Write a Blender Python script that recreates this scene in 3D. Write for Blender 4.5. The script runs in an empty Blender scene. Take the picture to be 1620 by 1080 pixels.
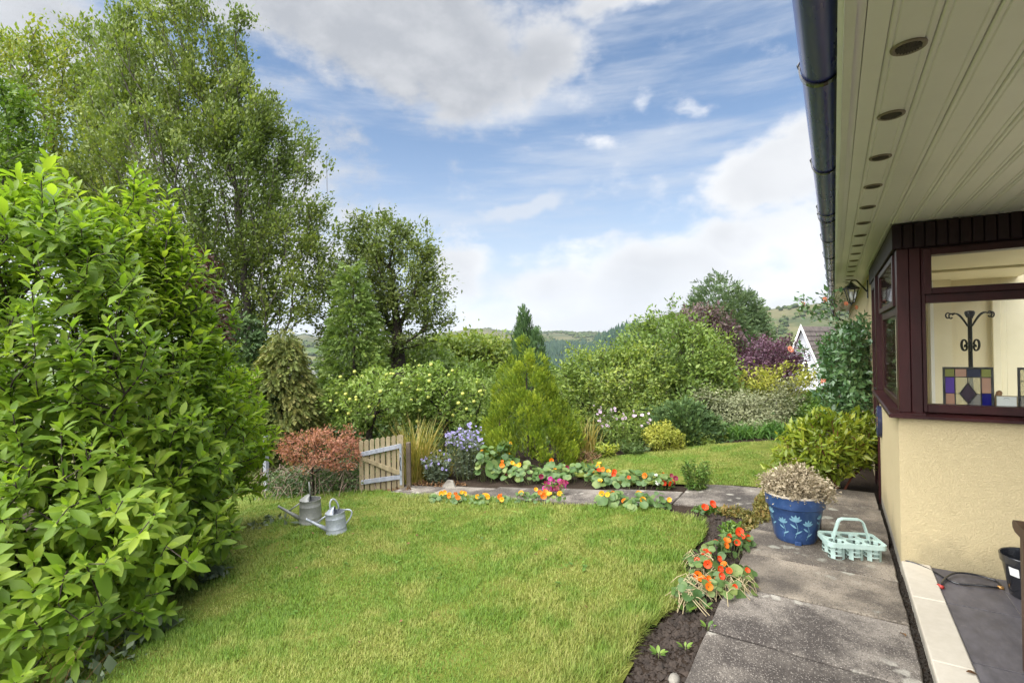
import bpy, math, random
import numpy as np
from mathutils import Matrix, Vector

rng = np.random.default_rng(7)
random.seed(7)
SC = bpy.context.scene
COL = SC.collection
R_ = math.radians

# ------------------------------------------------------------------ camera
EYE = 1.55
FOC = 806.0            # focal length in photo pixels (photo is 1620 wide)
YAW = R_(32.3)
cam_data = bpy.data.cameras.new('camera')
cam_data.sensor_width = 36.0
cam_data.lens = FOC / 1620 * 36
cam_data.clip_start = 0.05
cam_data.clip_end = 12000
cam = bpy.data.objects.new('camera', cam_data)
COL.objects.link(cam)
cam.matrix_world = Matrix.Translation((0, 0, EYE)) @ Matrix.Rotation(YAW, 4, 'Z') @ Matrix.Rotation(R_(90.28), 4, 'X') @ Matrix.Rotation(R_(-1.0), 4, 'Z')
SC.camera = cam

# ------------------------------------------------------------------ colour management
SC.view_settings.view_transform = 'Standard'
SC.view_settings.look = 'None'
SC.view_settings.exposure = 1.6
SC.view_settings.gamma = 1.0
SC.view_settings.use_curve_mapping = False
SC.cycles.max_bounces = 8
SC.cycles.transparent_max_bounces = 12
SC.cycles.caustics_reflective = False
SC.cycles.caustics_refractive = False

# ------------------------------------------------------------------ node helper
class G:
    """small helper to write node trees as expressions"""
    def __init__(s, nt):
        s.nt = nt
    def n(s, t, **kw):
        o = s.nt.nodes.new(t)
        for k, v in kw.items():
            setattr(o, k, v)
        return o
    def put(s, sock, v):
        if hasattr(v, 'default_value') and hasattr(v, 'links'):
            s.nt.links.new(v, sock)
        elif v is not None:
            sock.default_value = v
    def m(s, op, a, b=None, c=None, clamp=False):
        o = s.n('ShaderNodeMath', operation=op, use_clamp=clamp)
        for i, v in enumerate((a, b, c)):
            if v is not None:
                s.put(o.inputs[i], v)
        return o.outputs[0]
    def v(s, op, a, b=None, c=None):
        o = s.n('ShaderNodeVectorMath', operation=op)
        for i, x in enumerate((a, b, c)):
            if x is not None:
                s.put(o.inputs[i], x)
        return o.outputs['Value'] if op in ('DOT_PRODUCT', 'LENGTH', 'DISTANCE') else o.outputs[0]
    def mix(s, f, a, b, mode='MIX'):
        o = s.n('ShaderNodeMix', data_type='RGBA', blend_type=mode)
        s.put(o.inputs[0], f)
        for i, x in ((6, a), (7, b)):
            if isinstance(x, tuple) and len(x) == 3:
                x = (*x, 1)
            s.put(o.inputs[i], x)
        return o.outputs[2]
    def noise(s, vec, scale, detail=4, rough=.55, dist=0.0, col=False):
        o = s.n('ShaderNodeTexNoise')
        s.put(o.inputs['Vector'], vec)
        o.inputs['Scale'].default_value = scale
        o.inputs['Detail'].default_value = detail
        o.inputs['Roughness'].default_value = rough
        o.inputs['Distortion'].default_value = dist
        return o.outputs[1 if col else 0]
    def voro(s, vec, scale, feature='F1', out=0, rand=1.0):
        o = s.n('ShaderNodeTexVoronoi', feature=feature)
        s.put(o.inputs['Vector'], vec)
        o.inputs['Scale'].default_value = scale
        o.inputs['Randomness'].default_value = rand
        return o.outputs[out]
    def step(s, x, a, b, lo=0.0, hi=1.0):
        o = s.n('ShaderNodeMapRange', interpolation_type='SMOOTHSTEP')
        s.put(o.inputs[0], x)
        for i, q in ((1, a), (2, b), (3, lo), (4, hi)):
            s.put(o.inputs[i], q)
        return o.outputs[0]
    def ramp(s, x, stops):
        o = s.n('ShaderNodeValToRGB')
        e = o.color_ramp.elements
        while len(e) < len(stops):
            e.new(.5)
        for q, (p, c) in zip(e, stops):
            q.position = p
            q.color = (*c, 1) if len(c) == 3 else c
        s.put(o.inputs[0], x)
        return o.outputs[0]
    def co(s, kind='Object'):
        return s.n('ShaderNodeTexCoord').outputs[kind]

def survey(px, py):
    """direction of a bearing / elevation as read from the photograph"""
    d = cam.matrix_world.to_3x3() @ Vector(((px - 810) / FOC, -(py - 540) / FOC, -1))
    return d.normalized()

# ------------------------------------------------------------------ sky
SUN_EL, SUN_AZ = R_(54), R_(190)          # azimuth clockwise from +Y
W = bpy.data.worlds.new('World')
SC.world = W
W.use_nodes = True
nt = W.node_tree
nt.nodes.clear()
g = G(nt)
sky = g.n('ShaderNodeTexSky', sky_type='NISHITA')
sky.sun_disc = False
sky.sun_elevation = SUN_EL
sky.sun_rotation = SUN_AZ
sky.altitude = 200
sky.air_density = 1.0
sky.dust_density = 0.6
sky.ozone_density = 2.2
dirv = g.co('Generated')
nrm = g.v('NORMALIZE', dirv)
sep = g.n('ShaderNodeSeparateXYZ')
nt.links.new(nrm, sep.inputs[0])
up = sep.outputs[2]
# cumulus: banks at their own bearings, edges broken up by noise
wn = g.noise(nrm, 5.0, 3, .6, col=True)
warp = g.v('MULTIPLY_ADD', g.v('SUBTRACT', wn, (.5, .5, .5)), (.16, .16, .12), nrm)
CLOUDS = [  # bearing x, elevation y, half width, half height, tilt deg, weight
    (560, 10, 330, 95, 8, 1.5), (730, 95, 150, 80, 15, 1.2), (745, 150, 60, 45, 0, .9), (868, 85, 75, 75, -25, 1.25), (845, 140, 30, 45, 0, .9),
    (-60, 10, 140, 80, 0, 1.5), (1250, 262, 105, 52, -8, 1.5), (1285, 220, 50, 45, 0, 1.3), (1165, 275, 60, 20, 0, .75),
    (1060, 440, 220, 75, -3, 1.3), (1150, 395, 85, 50, 0, 1.3), (890, 450, 110, 65, 0, 1.1), (735, 440, 55, 65, 0, 1.1), (960, 500, 320, 45, 0, 1.1),
    (1020, 160, 20, 18, 0, .62), (1082, 166, 30, 11, 0, .5), (965, 8, 80, 28, 0, .95), (950, 235, 40, 14, 0, .45),
    (340, 360, 230, 200, 0, 1.0), (1270, 480, 110, 25, 0, 1.2), (1300, 395, 80, 45, 0, .9),
    (1900, 300, 500, 160, 0, 1.3), (-700, 300, 400, 180, 0, 1.3), (2500, 100, 500, 160, 0, 1.2)]
dens = None
for (cx, cy, a, b, tilt, w) in CLOUDS:
    d0 = survey(cx, cy)
    rt = d0.cross(Vector((0, 0, 1))).normalized()
    uu = rt.cross(d0)
    c_, s_ = math.cos(R_(-tilt)), math.sin(R_(-tilt))
    e1, e2 = (rt * c_ + uu * s_) * (FOC / a), (uu * c_ - rt * s_) * (FOC / b)
    L = d0.length
    u = g.m('SUBTRACT', g.v('DOT_PRODUCT', warp, tuple(e1)), e1.dot(d0))
    v_ = g.m('SUBTRACT', g.v('DOT_PRODUCT', warp, tuple(e2)), e2.dot(d0))
    q = g.m('SQRT', g.m('ADD', g.m('MULTIPLY', u, u), g.m('MULTIPLY', v_, v_)))
    q = g.m('MULTIPLY', g.m('SUBTRACT', 1.25, q, clamp=True), w)
    front = g.m('GREATER_THAN', g.v('DOT_PRODUCT', nrm, tuple(d0)), 0.0)
    q = g.m('MULTIPLY', q, front)
    dens = q if dens is None else g.m('MAXIMUM', dens, q)
flat = g.n('ShaderNodeMapping')
flat.inputs['Scale'].default_value = (1, 1, 1.7)
nt.links.new(nrm, flat.inputs[0])
fb = g.noise(flat.outputs[0], 11.0, 11, .60)
fb2 = g.noise(flat.outputs[0], 3.2, 6, .55)
# far from the mapped banks the sky goes on with scattered cumulus of the same kind
front = g.m('GREATER_THAN', g.v('DOT_PRODUCT', nrm, tuple(survey(810, 400))), .55)
rest = g.m('MULTIPLY', g.step(fb2, .5, .66), g.m('SUBTRACT', 1.0, front))
dens = g.m('MAXIMUM', dens, g.m('MULTIPLY', rest, .9))
cl = g.m('ADD', dens, g.m('MULTIPLY', g.m('SUBTRACT', fb, .5), 2.0))
alpha = g.step(cl, .12, .90)
# thin high streaks
stm = g.n('ShaderNodeMapping')
stm.inputs['Rotation'].default_value = (0, 0, 0)
stm.inputs['Scale'].default_value = (1.2, 1.2, 9)
nt.links.new(nrm, stm.inputs[0])
st = g.noise(stm.outputs[0], 2.2, 7, .6)
streak = g.m('MULTIPLY', g.step(st, .40, .72), .62)
dS = survey(830, 332)
rt = dS.cross(Vector((0, 0, 1))).normalized()
uu = rt.cross(dS)
e1, e2 = rt * .98 + uu * .19, uu * .98 - rt * .19
u = g.m('MULTIPLY', g.m('SUBTRACT', g.v('DOT_PRODUCT', warp, tuple(e1)), e1.dot(dS)), FOC / 150)
v_ = g.m('MULTIPLY', g.m('SUBTRACT', g.v('DOT_PRODUCT', warp, tuple(e2)), e2.dot(dS)), FOC / 26)
q = g.m('SUBTRACT', 1.0, g.m('SQRT', g.m('ADD', g.m('MULTIPLY', u, u), g.m('MULTIPLY', v_, v_))), clamp=True)
streak = g.m('MAXIMUM', streak, g.step(g.m('ADD', q, g.m('MULTIPLY', g.m('SUBTRACT', fb, .5), 1.0)), .25, .7, 0, .8))
# cloud light: white crowns, grey thick bodies (the large low cloud overhead is mostly grey)
dG = survey(520, -40)
greyness = g.step(g.v('DOT_PRODUCT', nrm, tuple(dG)), .86, .985)
body = g.m('ADD', g.m('MULTIPLY', g.step(g.m('ADD', dens, g.m('MULTIPLY', g.m('SUBTRACT', fb2, .5), 2.2)), .45, 1.3), .34), g.m('MULTIPLY', greyness, .75), clamp=True)
body = g.m('ADD', body, g.m('MULTIPLY', g.step(g.noise(flat.outputs[0], 5.5, 7, .55), .44, .64), .24), clamp=True)
ccol = g.mix(body, (3.75, 3.8, 3.88), (1.85, 1.95, 2.12))
ccol = g.mix(g.m('MULTIPLY', g.step(fb, .35, .7), .25), ccol, (4.1, 4.1, 4.1))
# pale veil towards the horizon
veil = g.m('POWER', g.step(up, .60, -.03, 0.0, .97), 2.3)
skyc = g.mix(1.0, sky.outputs[0], (.58, .63, .645), 'MULTIPLY')
skyc = g.mix(veil, skyc, (2.8, 2.98, 3.25))
skyc = g.mix(streak, skyc, (2.75, 2.95, 3.25))
skyc = g.mix(alpha, skyc, ccol)
bg = g.n('ShaderNodeBackground')
nt.links.new(skyc, bg.inputs[0])
bg.inputs[1].default_value = 0.088
out = g.n('ShaderNodeOutputWorld')
nt.links.new(bg.outputs[0], out.inputs[0])

sun_d = bpy.data.lights.new('sun', 'SUN')
sun_d.energy = 5.0
sun_d.angle = R_(100)
sun_d.color = (1.0, .975, .93)
sun = bpy.data.objects.new('sun', sun_d)
COL.objects.link(sun)
sdir = Vector((math.sin(SUN_AZ) * math.cos(SUN_EL), math.cos(SUN_AZ) * math.cos(SUN_EL), math.sin(SUN_EL)))
sun.rotation_euler = sdir.to_track_quat('Z', 'Y').to_euler()
sun.location = sdir * 50

# ------------------------------------------------------------------ survey of the plot
FWD = np.array([-math.sin(YAW), math.cos(YAW)])
RGT = np.array([math.cos(YAW), math.sin(YAW)])

def softplus(x, k):
    return np.logaddexp(0, x * k) / k

def garden(x, y):
    """the plot falls gently away from the house, more steeply past the gate"""
    return -0.10 * softplus(-0.9 - x, 4) - 0.10 * softplus(-7.0 - x, 2) - 0.07 * softplus(y - 10.5, 2)

def P2(b, d):
    """plan position: bearing (photo column) and depth in metres along the view axis"""
    t = (b - 810) / FOC
    p = d * (FWD + t * RGT)
    return float(p[0]), float(p[1])

def hz(b):
    return 544 - .01746 * (b - 810)

def ZH(b, row, d):
    """height of the thing that stands at that bearing, depth and photo row"""
    return EYE + (hz(b) - row) / FOC * d

def P3(b, row, d):
    return (*P2(b, d), ZH(b, row, d))

def PG(b, d, up=0.0):
    x, y = P2(b, d)
    return (x, y, float(garden(x, y)) + up)

# ------------------------------------------------------------------ object helpers
def tag(o, label=None, cat=None, group=None, kind=None):
    for k, v in (('label', label), ('category', cat), ('group', group), ('kind', kind)):
        if v:
            o[k] = v
    return o

def empty(name, loc=(0, 0, 0), rz=0.0):
    o = bpy.data.objects.new(name, None)
    o.empty_display_size = .1
    COL.objects.link(o)
    o.location = loc
    o.rotation_euler = (0, 0, rz)
    return o

def thing(name, label, cat, loc=(0, 0, 0), rz=0.0, group=None):
    return tag(empty(name, loc, rz), label, cat, group)

def link(name, me, parent=None, loc=None, world=False):
    o = bpy.data.objects.new(name, me)
    COL.objects.link(o)
    if parent is not None:
        o.parent = parent
        if world:                                  # mesh was made in world coordinates, parent is unrotated
            o.location = -Vector(parent.location)
    if loc is not None:
        o.location = loc
    return o

def np_mesh(name, V, F, mat, rnd=None, smooth=False, center=None):
    """mesh from arrays; F is (n,3) or (n,4)"""
    V = np.ascontiguousarray(V, dtype=np.float32)
    F = np.ascontiguousarray(F, dtype=np.int32)
    me = bpy.data.meshes.new(name)
    n, k = F.shape
    me.vertices.add(len(V))
    me.vertices.foreach_set('co', V.ravel())
    me.loops.add(n * k)
    me.loops.foreach_set('vertex_index', F.ravel())
    me.polygons.add(n)
    me.polygons.foreach_set('loop_start', np.arange(n, dtype=np.int32) * k)
    if smooth:
        me.polygons.foreach_set('use_smooth', np.ones(n, dtype=bool))
    me.update(calc_edges=True)
    if rnd is not None:
        a = me.attributes.new('rnd', 'FLOAT', 'FACE')
        a.data.foreach_set('value', np.ascontiguousarray(rnd, dtype=np.float32))
    if mat:
        me.materials.append(mat)
    return me

class MB:
    """collects plain shapes into one mesh"""
    def __init__(s):
        s.v, s.f, s.sm = [], [], []
    def add(s, V, F, smooth=False, M=None):
        b = len(s.v)
        for p in V:
            p = Vector(p)
            s.v.append(tuple(M @ p) if M is not None else tuple(p))
        for f in F:
            s.f.append([b + i for i in f])
            s.sm.append(smooth)
        return s
    def box(s, x0, x1, y0, y1, z0, z1, b=0.0, M=None):
        """box with optional chamfer b on every edge"""
        if b <= 0:
            V = [(x, y, z) for x in (x0, x1) for y in (y0, y1) for z in (z0, z1)]
            F = [(0, 1, 3, 2), (4, 6, 7, 5), (0, 4, 5, 1), (2, 3, 7, 6), (0, 2, 6, 4), (1, 5, 7, 3)]
            return s.add(V, F, False, M)
        V, idx = [], {}
        X, Y, Z = (x0, x1), (y0, y1), (z0, z1)
        sg = (1, -1)
        for i in (0, 1):
            for j in (0, 1):
                for k in (0, 1):
                    for ax in range(3):
                        p = [X[i], Y[j], Z[k]]
                        for a2, ii in ((0, i), (1, j), (2, k)):
                            if a2 != ax:
                                p[a2] += b * sg[ii]
                        idx[i, j, k, ax] = len(V)
                        V.append(p)
        F = []
        for ax in range(3):
            for e in (0, 1):
                q = []
                for (u, w) in ((0, 0), (1, 0), (1, 1), (0, 1)):
                    c = [0, 0, 0]
                    c[ax] = e
                    c[(ax + 1) % 3] = u
                    c[(ax + 2) % 3] = w
                    q.append(idx[(*c, ax)])
                F.append(q if e else q[::-1])
        for ax in range(3):
            a1, a2 = (ax + 1) % 3, (ax + 2) % 3
            for u in (0, 1):
                for w in (0, 1):
                    c0, c1 = [0, 0, 0], [0, 0, 0]
                    c0[a1] = c1[a1] = u
                    c0[a2] = c1[a2] = w
                    c1[ax] = 1
                    q = [idx[(*c0, a1)], idx[(*c1, a1)], idx[(*c1, a2)], idx[(*c0, a2)]]
                    F.append(q if u == w else q[::-1])
        for i in (0, 1):
            for j in (0, 1):
                for k in (0, 1):
                    q = [idx[i, j, k, 0], idx[i, j, k, 1], idx[i, j, k, 2]]
                    F.append(q if (i + j + k) % 2 else q[::-1])
        return s.add(V, F, False, M)
    def tube(s, pts, r, n=8, cap=True, smooth=True, closed=False, M=None):
        pts = [Vector(p) for p in pts]
        rr = r if hasattr(r, '__len__') else [r] * len(pts)
        V, F = [], []
        N = len(pts)
        ref = None
        for i, p in enumerate(pts):
            a = pts[(i - 1) % N] if (closed or i) else p
            b = pts[(i + 1) % N] if (closed or i < N - 1) else p
            t = (b - a).normalized()
            if ref is None:
                ref = t.orthogonal().normalized()
            ref = (ref - t * ref.dot(t)).normalized()
            bi = t.cross(ref)
            for k in range(n):
                an = 2 * math.pi * k / n
                V.append(p + (ref * math.cos(an) + bi * math.sin(an)) * rr[i])
        for i in range(N if closed else N - 1):
            for k in range(n):
                k2, i2 = (k + 1) % n, (i + 1) % N
                F.append((i * n + k, i * n + k2, i2 * n + k2, i2 * n + k))
        if cap and not closed:
            F.append(tuple(range(n))[::-1])
            F.append(tuple((N - 1) * n + k for k in range(n)))
        return s.add(V, F, smooth, M)
    def lathe(s, prof, n=32, smooth=True, M=None, a0=0.0, a1=2 * math.pi):
        V, F = [], []
        full = abs(a1 - a0 - 2 * math.pi) < 1e-6
        m = n if full else n + 1
        for (r, z) in prof:
            for k in range(m):
                a = a0 + (a1 - a0) * k / n
                V.append((r * math.cos(a), r * math.sin(a), z))
        for i in range(len(prof) - 1):
            for k in range(n):
                k2 = (k + 1) % m
                F.append((i * m + k, i * m + k2, (i + 1) * m + k2, (i + 1) * m + k))
        return s.add(V, F, smooth, M)
    def prism(s, poly, axis, a, b, M=None):
        """extrude a 2-D outline (ccw) along an axis 0/1/2 from a to b"""
        def P(u, w, t):
            return {0: (t, u, w), 1: (u, t, w), 2: (u, w, t)}[axis]
        n = len(poly)
        V = [P(u, w, a) for u, w in poly] + [P(u, w, b) for u, w in poly]
        F = [tuple(range(n))[::-1], tuple(range(n, 2 * n))]
        for i in range(n):
            j = (i + 1) % n
            F.append((i, j, n + j, n + i))
        return s.add(V, F, False, M)
    def mesh(s, name, mat):
        me = bpy.data.meshes.new(name)
        me.from_pydata(s.v, [], s.f)
        me.polygons.foreach_set('use_smooth', s.sm)
        me.materials.append(mat)
        me.update()
        return me
    def obj(s, name, mat, parent=None, fix=True):
        me = s.mesh(name, mat)
        if fix:
            import bmesh
            bm = bmesh.new()
            bm.from_mesh(me)
            bmesh.ops.recalc_face_normals(bm, faces=bm.faces)
            bm.to_mesh(me)
            bm.free()
        return link(name, me, parent)

def sm_angle(o, deg=35):
    """shade smooth with sharp edges over the angle"""
    me = o.data
    me.polygons.foreach_set('use_smooth', [True] * len(me.polygons))
    me.set_sharp_from_angle(angle=R_(deg))
    return o

# ------------------------------------------------------------------ materials
def mat(name):
    m = bpy.data.materials.new(name)
    m.use_nodes = True
    m.node_tree.nodes.clear()
    gg = G(m.node_tree)
    o = gg.n('ShaderNodeOutputMaterial')
    return m, gg, o

def pbsdf(gg, o, col, rough=.6, spec=.4, metal=0.0, bump=None, bstr=.3, bdist=.01, coat=0.0):
    p = gg.n('ShaderNodeBsdfPrincipled')
    gg.put(p.inputs['Base Color'], (*col, 1) if isinstance(col, tuple) and len(col) == 3 else col)
    gg.put(p.inputs['Roughness'], rough)
    p.inputs['Specular IOR Level'].default_value = spec
    p.inputs['Metallic'].default_value = metal
    p.inputs['Coat Weight'].default_value = coat
    if bump is not None:
        b = gg.n('ShaderNodeBump')
        b.inputs['Strength'].default_value = bstr
        b.inputs['Distance'].default_value = bdist
        gg.nt.links.new(bump, b.inputs['Height'])
        gg.nt.links.new(b.outputs[0], p.inputs['Normal'])
    if o is not None:
        gg.nt.links.new(p.outputs[0], o.inputs[0])
    return p

def worn(name, c1, c2, rough=.6, scale=6, spec=.4, metal=0.0, bscale=60, bstr=.15, bdist=.004, stretch=(1, 1, 1), coat=0.0):
    """plain coloured surface with mottling and fine relief"""
    m, gg, o = mat(name)
    mp = gg.n('ShaderNodeMapping')
    mp.inputs['Scale'].default_value = stretch
    gg.nt.links.new(gg.co(), mp.inputs[0])
    v = mp.outputs[0]
    rnd = gg.n('ShaderNodeObjectInfo').outputs['Random']
    v = gg.v('ADD', v, gg.v('MULTIPLY', (37.0, 17.0, 53.0), gg.n('ShaderNodeCombineXYZ').outputs[0])) if False else v
    f = gg.noise(v, scale, 6, .6)
    f2 = gg.noise(v, scale * 7, 4, .6)
    col = gg.mix(gg.step(gg.m('ADD', gg.m('MULTIPLY', f, .7), gg.m('MULTIPLY', f2, .3)), .32, .68), c1, c2)
    col = gg.mix(gg.m('MULTIPLY', rnd, .18), col, (c2[0] * .6, c2[1] * .6, c2[2] * .6))
    pbsdf(gg, o, col, gg.m('ADD', rough - .08, gg.m('MULTIPLY', f2, .16)), spec, metal, gg.noise(v, bscale, 4, .6), bstr, bdist, coat)
    return m

def leafmat(name, c1, c2, c3, rough=.45, trans=.28, spec=.35, clump=1.3):
    """leaf: tone differs from leaf to leaf and slowly over the plant"""
    m, gg, o = mat(name)
    at = gg.n('ShaderNodeAttribute', attribute_name='rnd').outputs['Fac']
    oi = gg.n('ShaderNodeObjectInfo').outputs['Random']
    cl_ = gg.noise(gg.n('ShaderNodeNewGeometry').outputs['Position'], clump, 3, .6)
    f = gg.m('ADD', gg.m('MULTIPLY', gg.m('FRACT', gg.m('ADD', at, oi)), .62), gg.m('MULTIPLY', gg.step(cl_, .3, .7), .38))
    col = gg.ramp(f, [(0.0, c1), (.5, c2), (1.0, c3)])
    p = pbsdf(gg, None, col, rough, spec)
    t = gg.n('ShaderNodeBsdfTranslucent')
    tc = gg.mix(1.0, col, (1.25, 1.3, .7), 'MULTIPLY')
    gg.nt.links.new(tc, t.inputs[0])
    mx = gg.n('ShaderNodeMixShader')
    mx.inputs[0].default_value = trans
    gg.nt.links.new(p.outputs[0], mx.inputs[1])
    gg.nt.links.new(t.outputs[0], mx.inputs[2])
    gg.nt.links.new(mx.outputs[0], o.inputs[0])
    return m

def barkmat(name, c1, c2):
    return worn(name, c1, c2, .85, 9, .2, 0, 40, .5, .01, (1, 1, .35))

# ------------------------------------------------------------------ plants
LEAF = (np.array([(0, 0, 0), (.42, .26, .05), (.42, -.26, .05), (1, 0, -.06)], float), np.array([(0, 2, 3), (0, 3, 1)]))
LEAFN = (np.array([(0, 0, 0), (.42, .15, .04), (.42, -.15, .04), (1, 0, -.12)], float), np.array([(0, 2, 3), (0, 3, 1)]))
LEAFB = (np.array([(0, 0, 0), (.28, .17, .05), (.25, 0, 0), (.28, -.17, .05), (.66, .2, .03), (.68, 0, -.03), (.66, -.2, .03), (1, 0, -.17)], float),
         np.array([(0, 2, 1), (0, 3, 2), (1, 2, 5), (1, 5, 4), (2, 3, 6), (2, 6, 5), (4, 5, 7), (5, 6, 7)]))
# flat spray of scale leaves (conifers): a midrib with side lobes
SPRAY = (np.array([(0, 0, 0), (.3, .30, .03), (.24, 0, 0), (.3, -.30, .03), (.62, .30, -.02), (.5, 0, .02), (.62, -.30, -.02), (.85, .17, -.03), (.72, 0, 0), (.85, -.17, -.03), (1.1, 0, -.06)], float),
         np.array([(0, 2, 1), (0, 3, 2), (2, 5, 4), (2, 6, 5), (5, 8, 7), (5, 9, 8), (8, 10, 7), (8, 9, 10)]))

def unit(a):
    return a / np.maximum(np.linalg.norm(a, axis=-1, keepdims=True), 1e-9)

def scatter(tm, P, X, U, S, wid=1.0):
    """copies of template tm at P with long axis X, face normal near U, size S"""
    V, F = tm
    X = unit(X)
    N = unit(U - (U * X).sum(1, keepdims=True) * X)
    Y = np.cross(N, X)
    S = np.asarray(S, float).reshape(-1, 1, 1)
    W_ = np.asarray(wid, float).reshape(-1, 1, 1)
    out = P[:, None, :] + S * (V[None, :, 0:1] * X[:, None, :] + V[None, :, 1:2] * W_ * Y[:, None, :] + V[None, :, 2:3] * N[:, None, :])
    n, k = len(P), len(V)
    FF = (F[None] + (np.arange(n) * k)[:, None, None]).reshape(-1, F.shape[1])
    return out.reshape(-1, 3), FF

def in_ellipsoids(E, n, shell=.6, zmin=None, rough=.16):
    """n points in a union of ellipsoids (cx,cy,cz,rx,ry,rz[,weight]); part of them near the surface"""
    E = [tuple(e) for e in E]
    w = np.array([(e[6] if len(e) > 6 else 1.0) * (e[3] * e[4] * e[5]) ** .67 for e in E])
    w = w / w.sum()
    pts = np.zeros((0, 3))
    while len(pts) < n:
        k = rng.choice(len(E), n, p=w)
        A = np.array([e[:6] for e in E])[k]
        d = unit(rng.normal(size=(n, 3)))
        r = np.where(rng.random(n) < shell, rng.uniform(.84, 1.02, n), rng.random(n) ** (1 / 3))
        w1 = np.sin(d @ np.array([4.1, 2.3, 3.1]) + A[:, 0] * 9) + np.sin(d @ np.array([-3.3, 5.2, 2.2]) + A[:, 1] * 7) + .7 * np.sin(d @ np.array([7.1, -6.3, 8.2]) + A[:, 2] * 5)
        p = A[:, :3] + d * (r * (1 + rough * .75 * w1))[:, None] * A[:, 3:6]
        ok = np.ones(n, bool)
        for i, e in enumerate(E):             # drop shell points that fall deep inside a neighbour
            q = (((p - np.array(e[:3])) / np.array(e[3:6])) ** 2).sum(1)
            ok &= ~((k != i) & (q < .55) & (rng.random(n) < .7))
        if zmin is not None:
            ok &= p[:, 2] > zmin
        pts = np.vstack([pts, p[ok]])
    return pts[:n]

def grow(trunk, ends, bf=.5, step=.3, bend=.0, wob=.05):
    """branch skeleton that joins every end point to the trunk (short twigs, short way to the root)"""
    nodes = [np.array(p, float) for p in trunk]
    par = [-1] + list(range(len(trunk) - 1))
    pl = [0.0]
    for i in range(1, len(trunk)):
        pl.append(pl[-1] + np.linalg.norm(nodes[i] - nodes[i - 1]))
    K = len(ends)
    best = np.full(K, 1e9)
    bi = np.zeros(K, int)
    def upd(j):
        c = np.linalg.norm(ends - nodes[j], axis=1) + bf * pl[j]
        q = c < best
        best[q] = c[q]
        bi[q] = j
    for j in range(len(nodes)):
        upd(j)
    done = np.zeros(K, bool)
    tips = []
    for _ in range(K):
        i = int(np.argmin(np.where(done, 1e9, best)))
        done[i] = True
        j = int(bi[i])
        a, b = nodes[j], ends[i]
        L = np.linalg.norm(b - a)
        m = max(1, int(math.ceil(L / step)))
        for q in range(1, m + 1):
            t = q / m
            p = a + (b - a) * t
            if q < m:
                p = p + rng.normal(size=3) * wob * L / m
                p[2] += bend * L * math.sin(math.pi * t)
            par.append(j)
            nodes.append(p)
            pl.append(pl[j] + np.linalg.norm(p - nodes[j]))
            j = len(nodes) - 1
            upd(j)
        tips.append(j)
    return np.array(nodes), np.array(par), np.array(tips)

def limbs(nodes, par, rtip, rbase, expo=.5, sides=5, ntrunk=0):
    """tubes along the skeleton, thicker where more twigs hang on them"""
    n = len(nodes)
    cnt = np.zeros(n)
    has = np.zeros(n, bool)
    has[par[par >= 0]] = True
    cnt[~has] = 1
    for i in range(n - 1, 0, -1):
        cnt[par[i]] += cnt[i]
    rad = rtip * np.maximum(cnt, 1) ** expo
    rad *= np.clip(rbase / max(rad[0], 1e-6), 0, 1e9) ** (np.log(np.maximum(cnt, 1)) / max(math.log(max(cnt[0], 2)), 1e-6))
    i = np.arange(1, n)
    p = par[i]
    d = unit(nodes[i] - nodes[p])
    D = np.vstack([[d[0]], d])
    main = np.zeros(n, int) - 1                    # thickest child continues the parent's direction
    order = i[np.argsort(rad[i])]
    main[par[order]] = order
    ds = np.where((main[p] == i)[:, None], D[p], d)
    rs = np.where(main[p] == i, rad[p], np.minimum(rad[p], rad[i] * 1.25))
    ref = np.array([.31, .87, .38])
    def ring(c, dd, r):
        u = unit(np.cross(dd, ref))
        w = np.cross(dd, u)
        a = np.arange(sides) * 2 * math.pi / sides
        return c[:, None] + r[:, None, None] * (u[:, None] * np.cos(a)[None, :, None] + w[:, None] * np.sin(a)[None, :, None])
    V = np.concatenate([ring(nodes[p], ds, rs), ring(nodes[i], d, rad[i])], 1)
    m = n - 1
    k = np.arange(sides)
    f = np.stack([k, (k + 1) % sides, (k + 1) % sides + sides, k + sides], 1)
    F = (f[None] + (np.arange(m) * 2 * sides)[:, None, None]).reshape(-1, 4)
    return V.reshape(-1, 3), F, rad

def twig_leaves(nodes, par, tips, per, size, spread, twig=.25, droop=.0, upw=.6, sv=.25, outc=None, wind=None):
    """leaf stations round every tip: positions, long axes, face normals, sizes"""
    T = np.repeat(tips, per)
    n = len(T)
    a, b = nodes[par[T]], nodes[T]
    d = unit(b - a)
    t = rng.random(n) ** .8
    pos = b - d * (twig * (1 - t))[:, None] + rng.normal(size=(n, 3)) * spread
    if outc is not None:
        o = unit(pos - outc)
    else:
        o = d
    X = d * .6 + o * .4 + rng.normal(size=(n, 3)) * .65
    X[:, 2] -= droop
    if wind is not None:
        X += wind
    U = np.array([0, 0, 1.0]) * upw + o * .5 + rng.normal(size=(n, 3)) * .45
    S = size * np.exp(rng.normal(size=n) * sv)
    return pos, X, U, S

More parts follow.
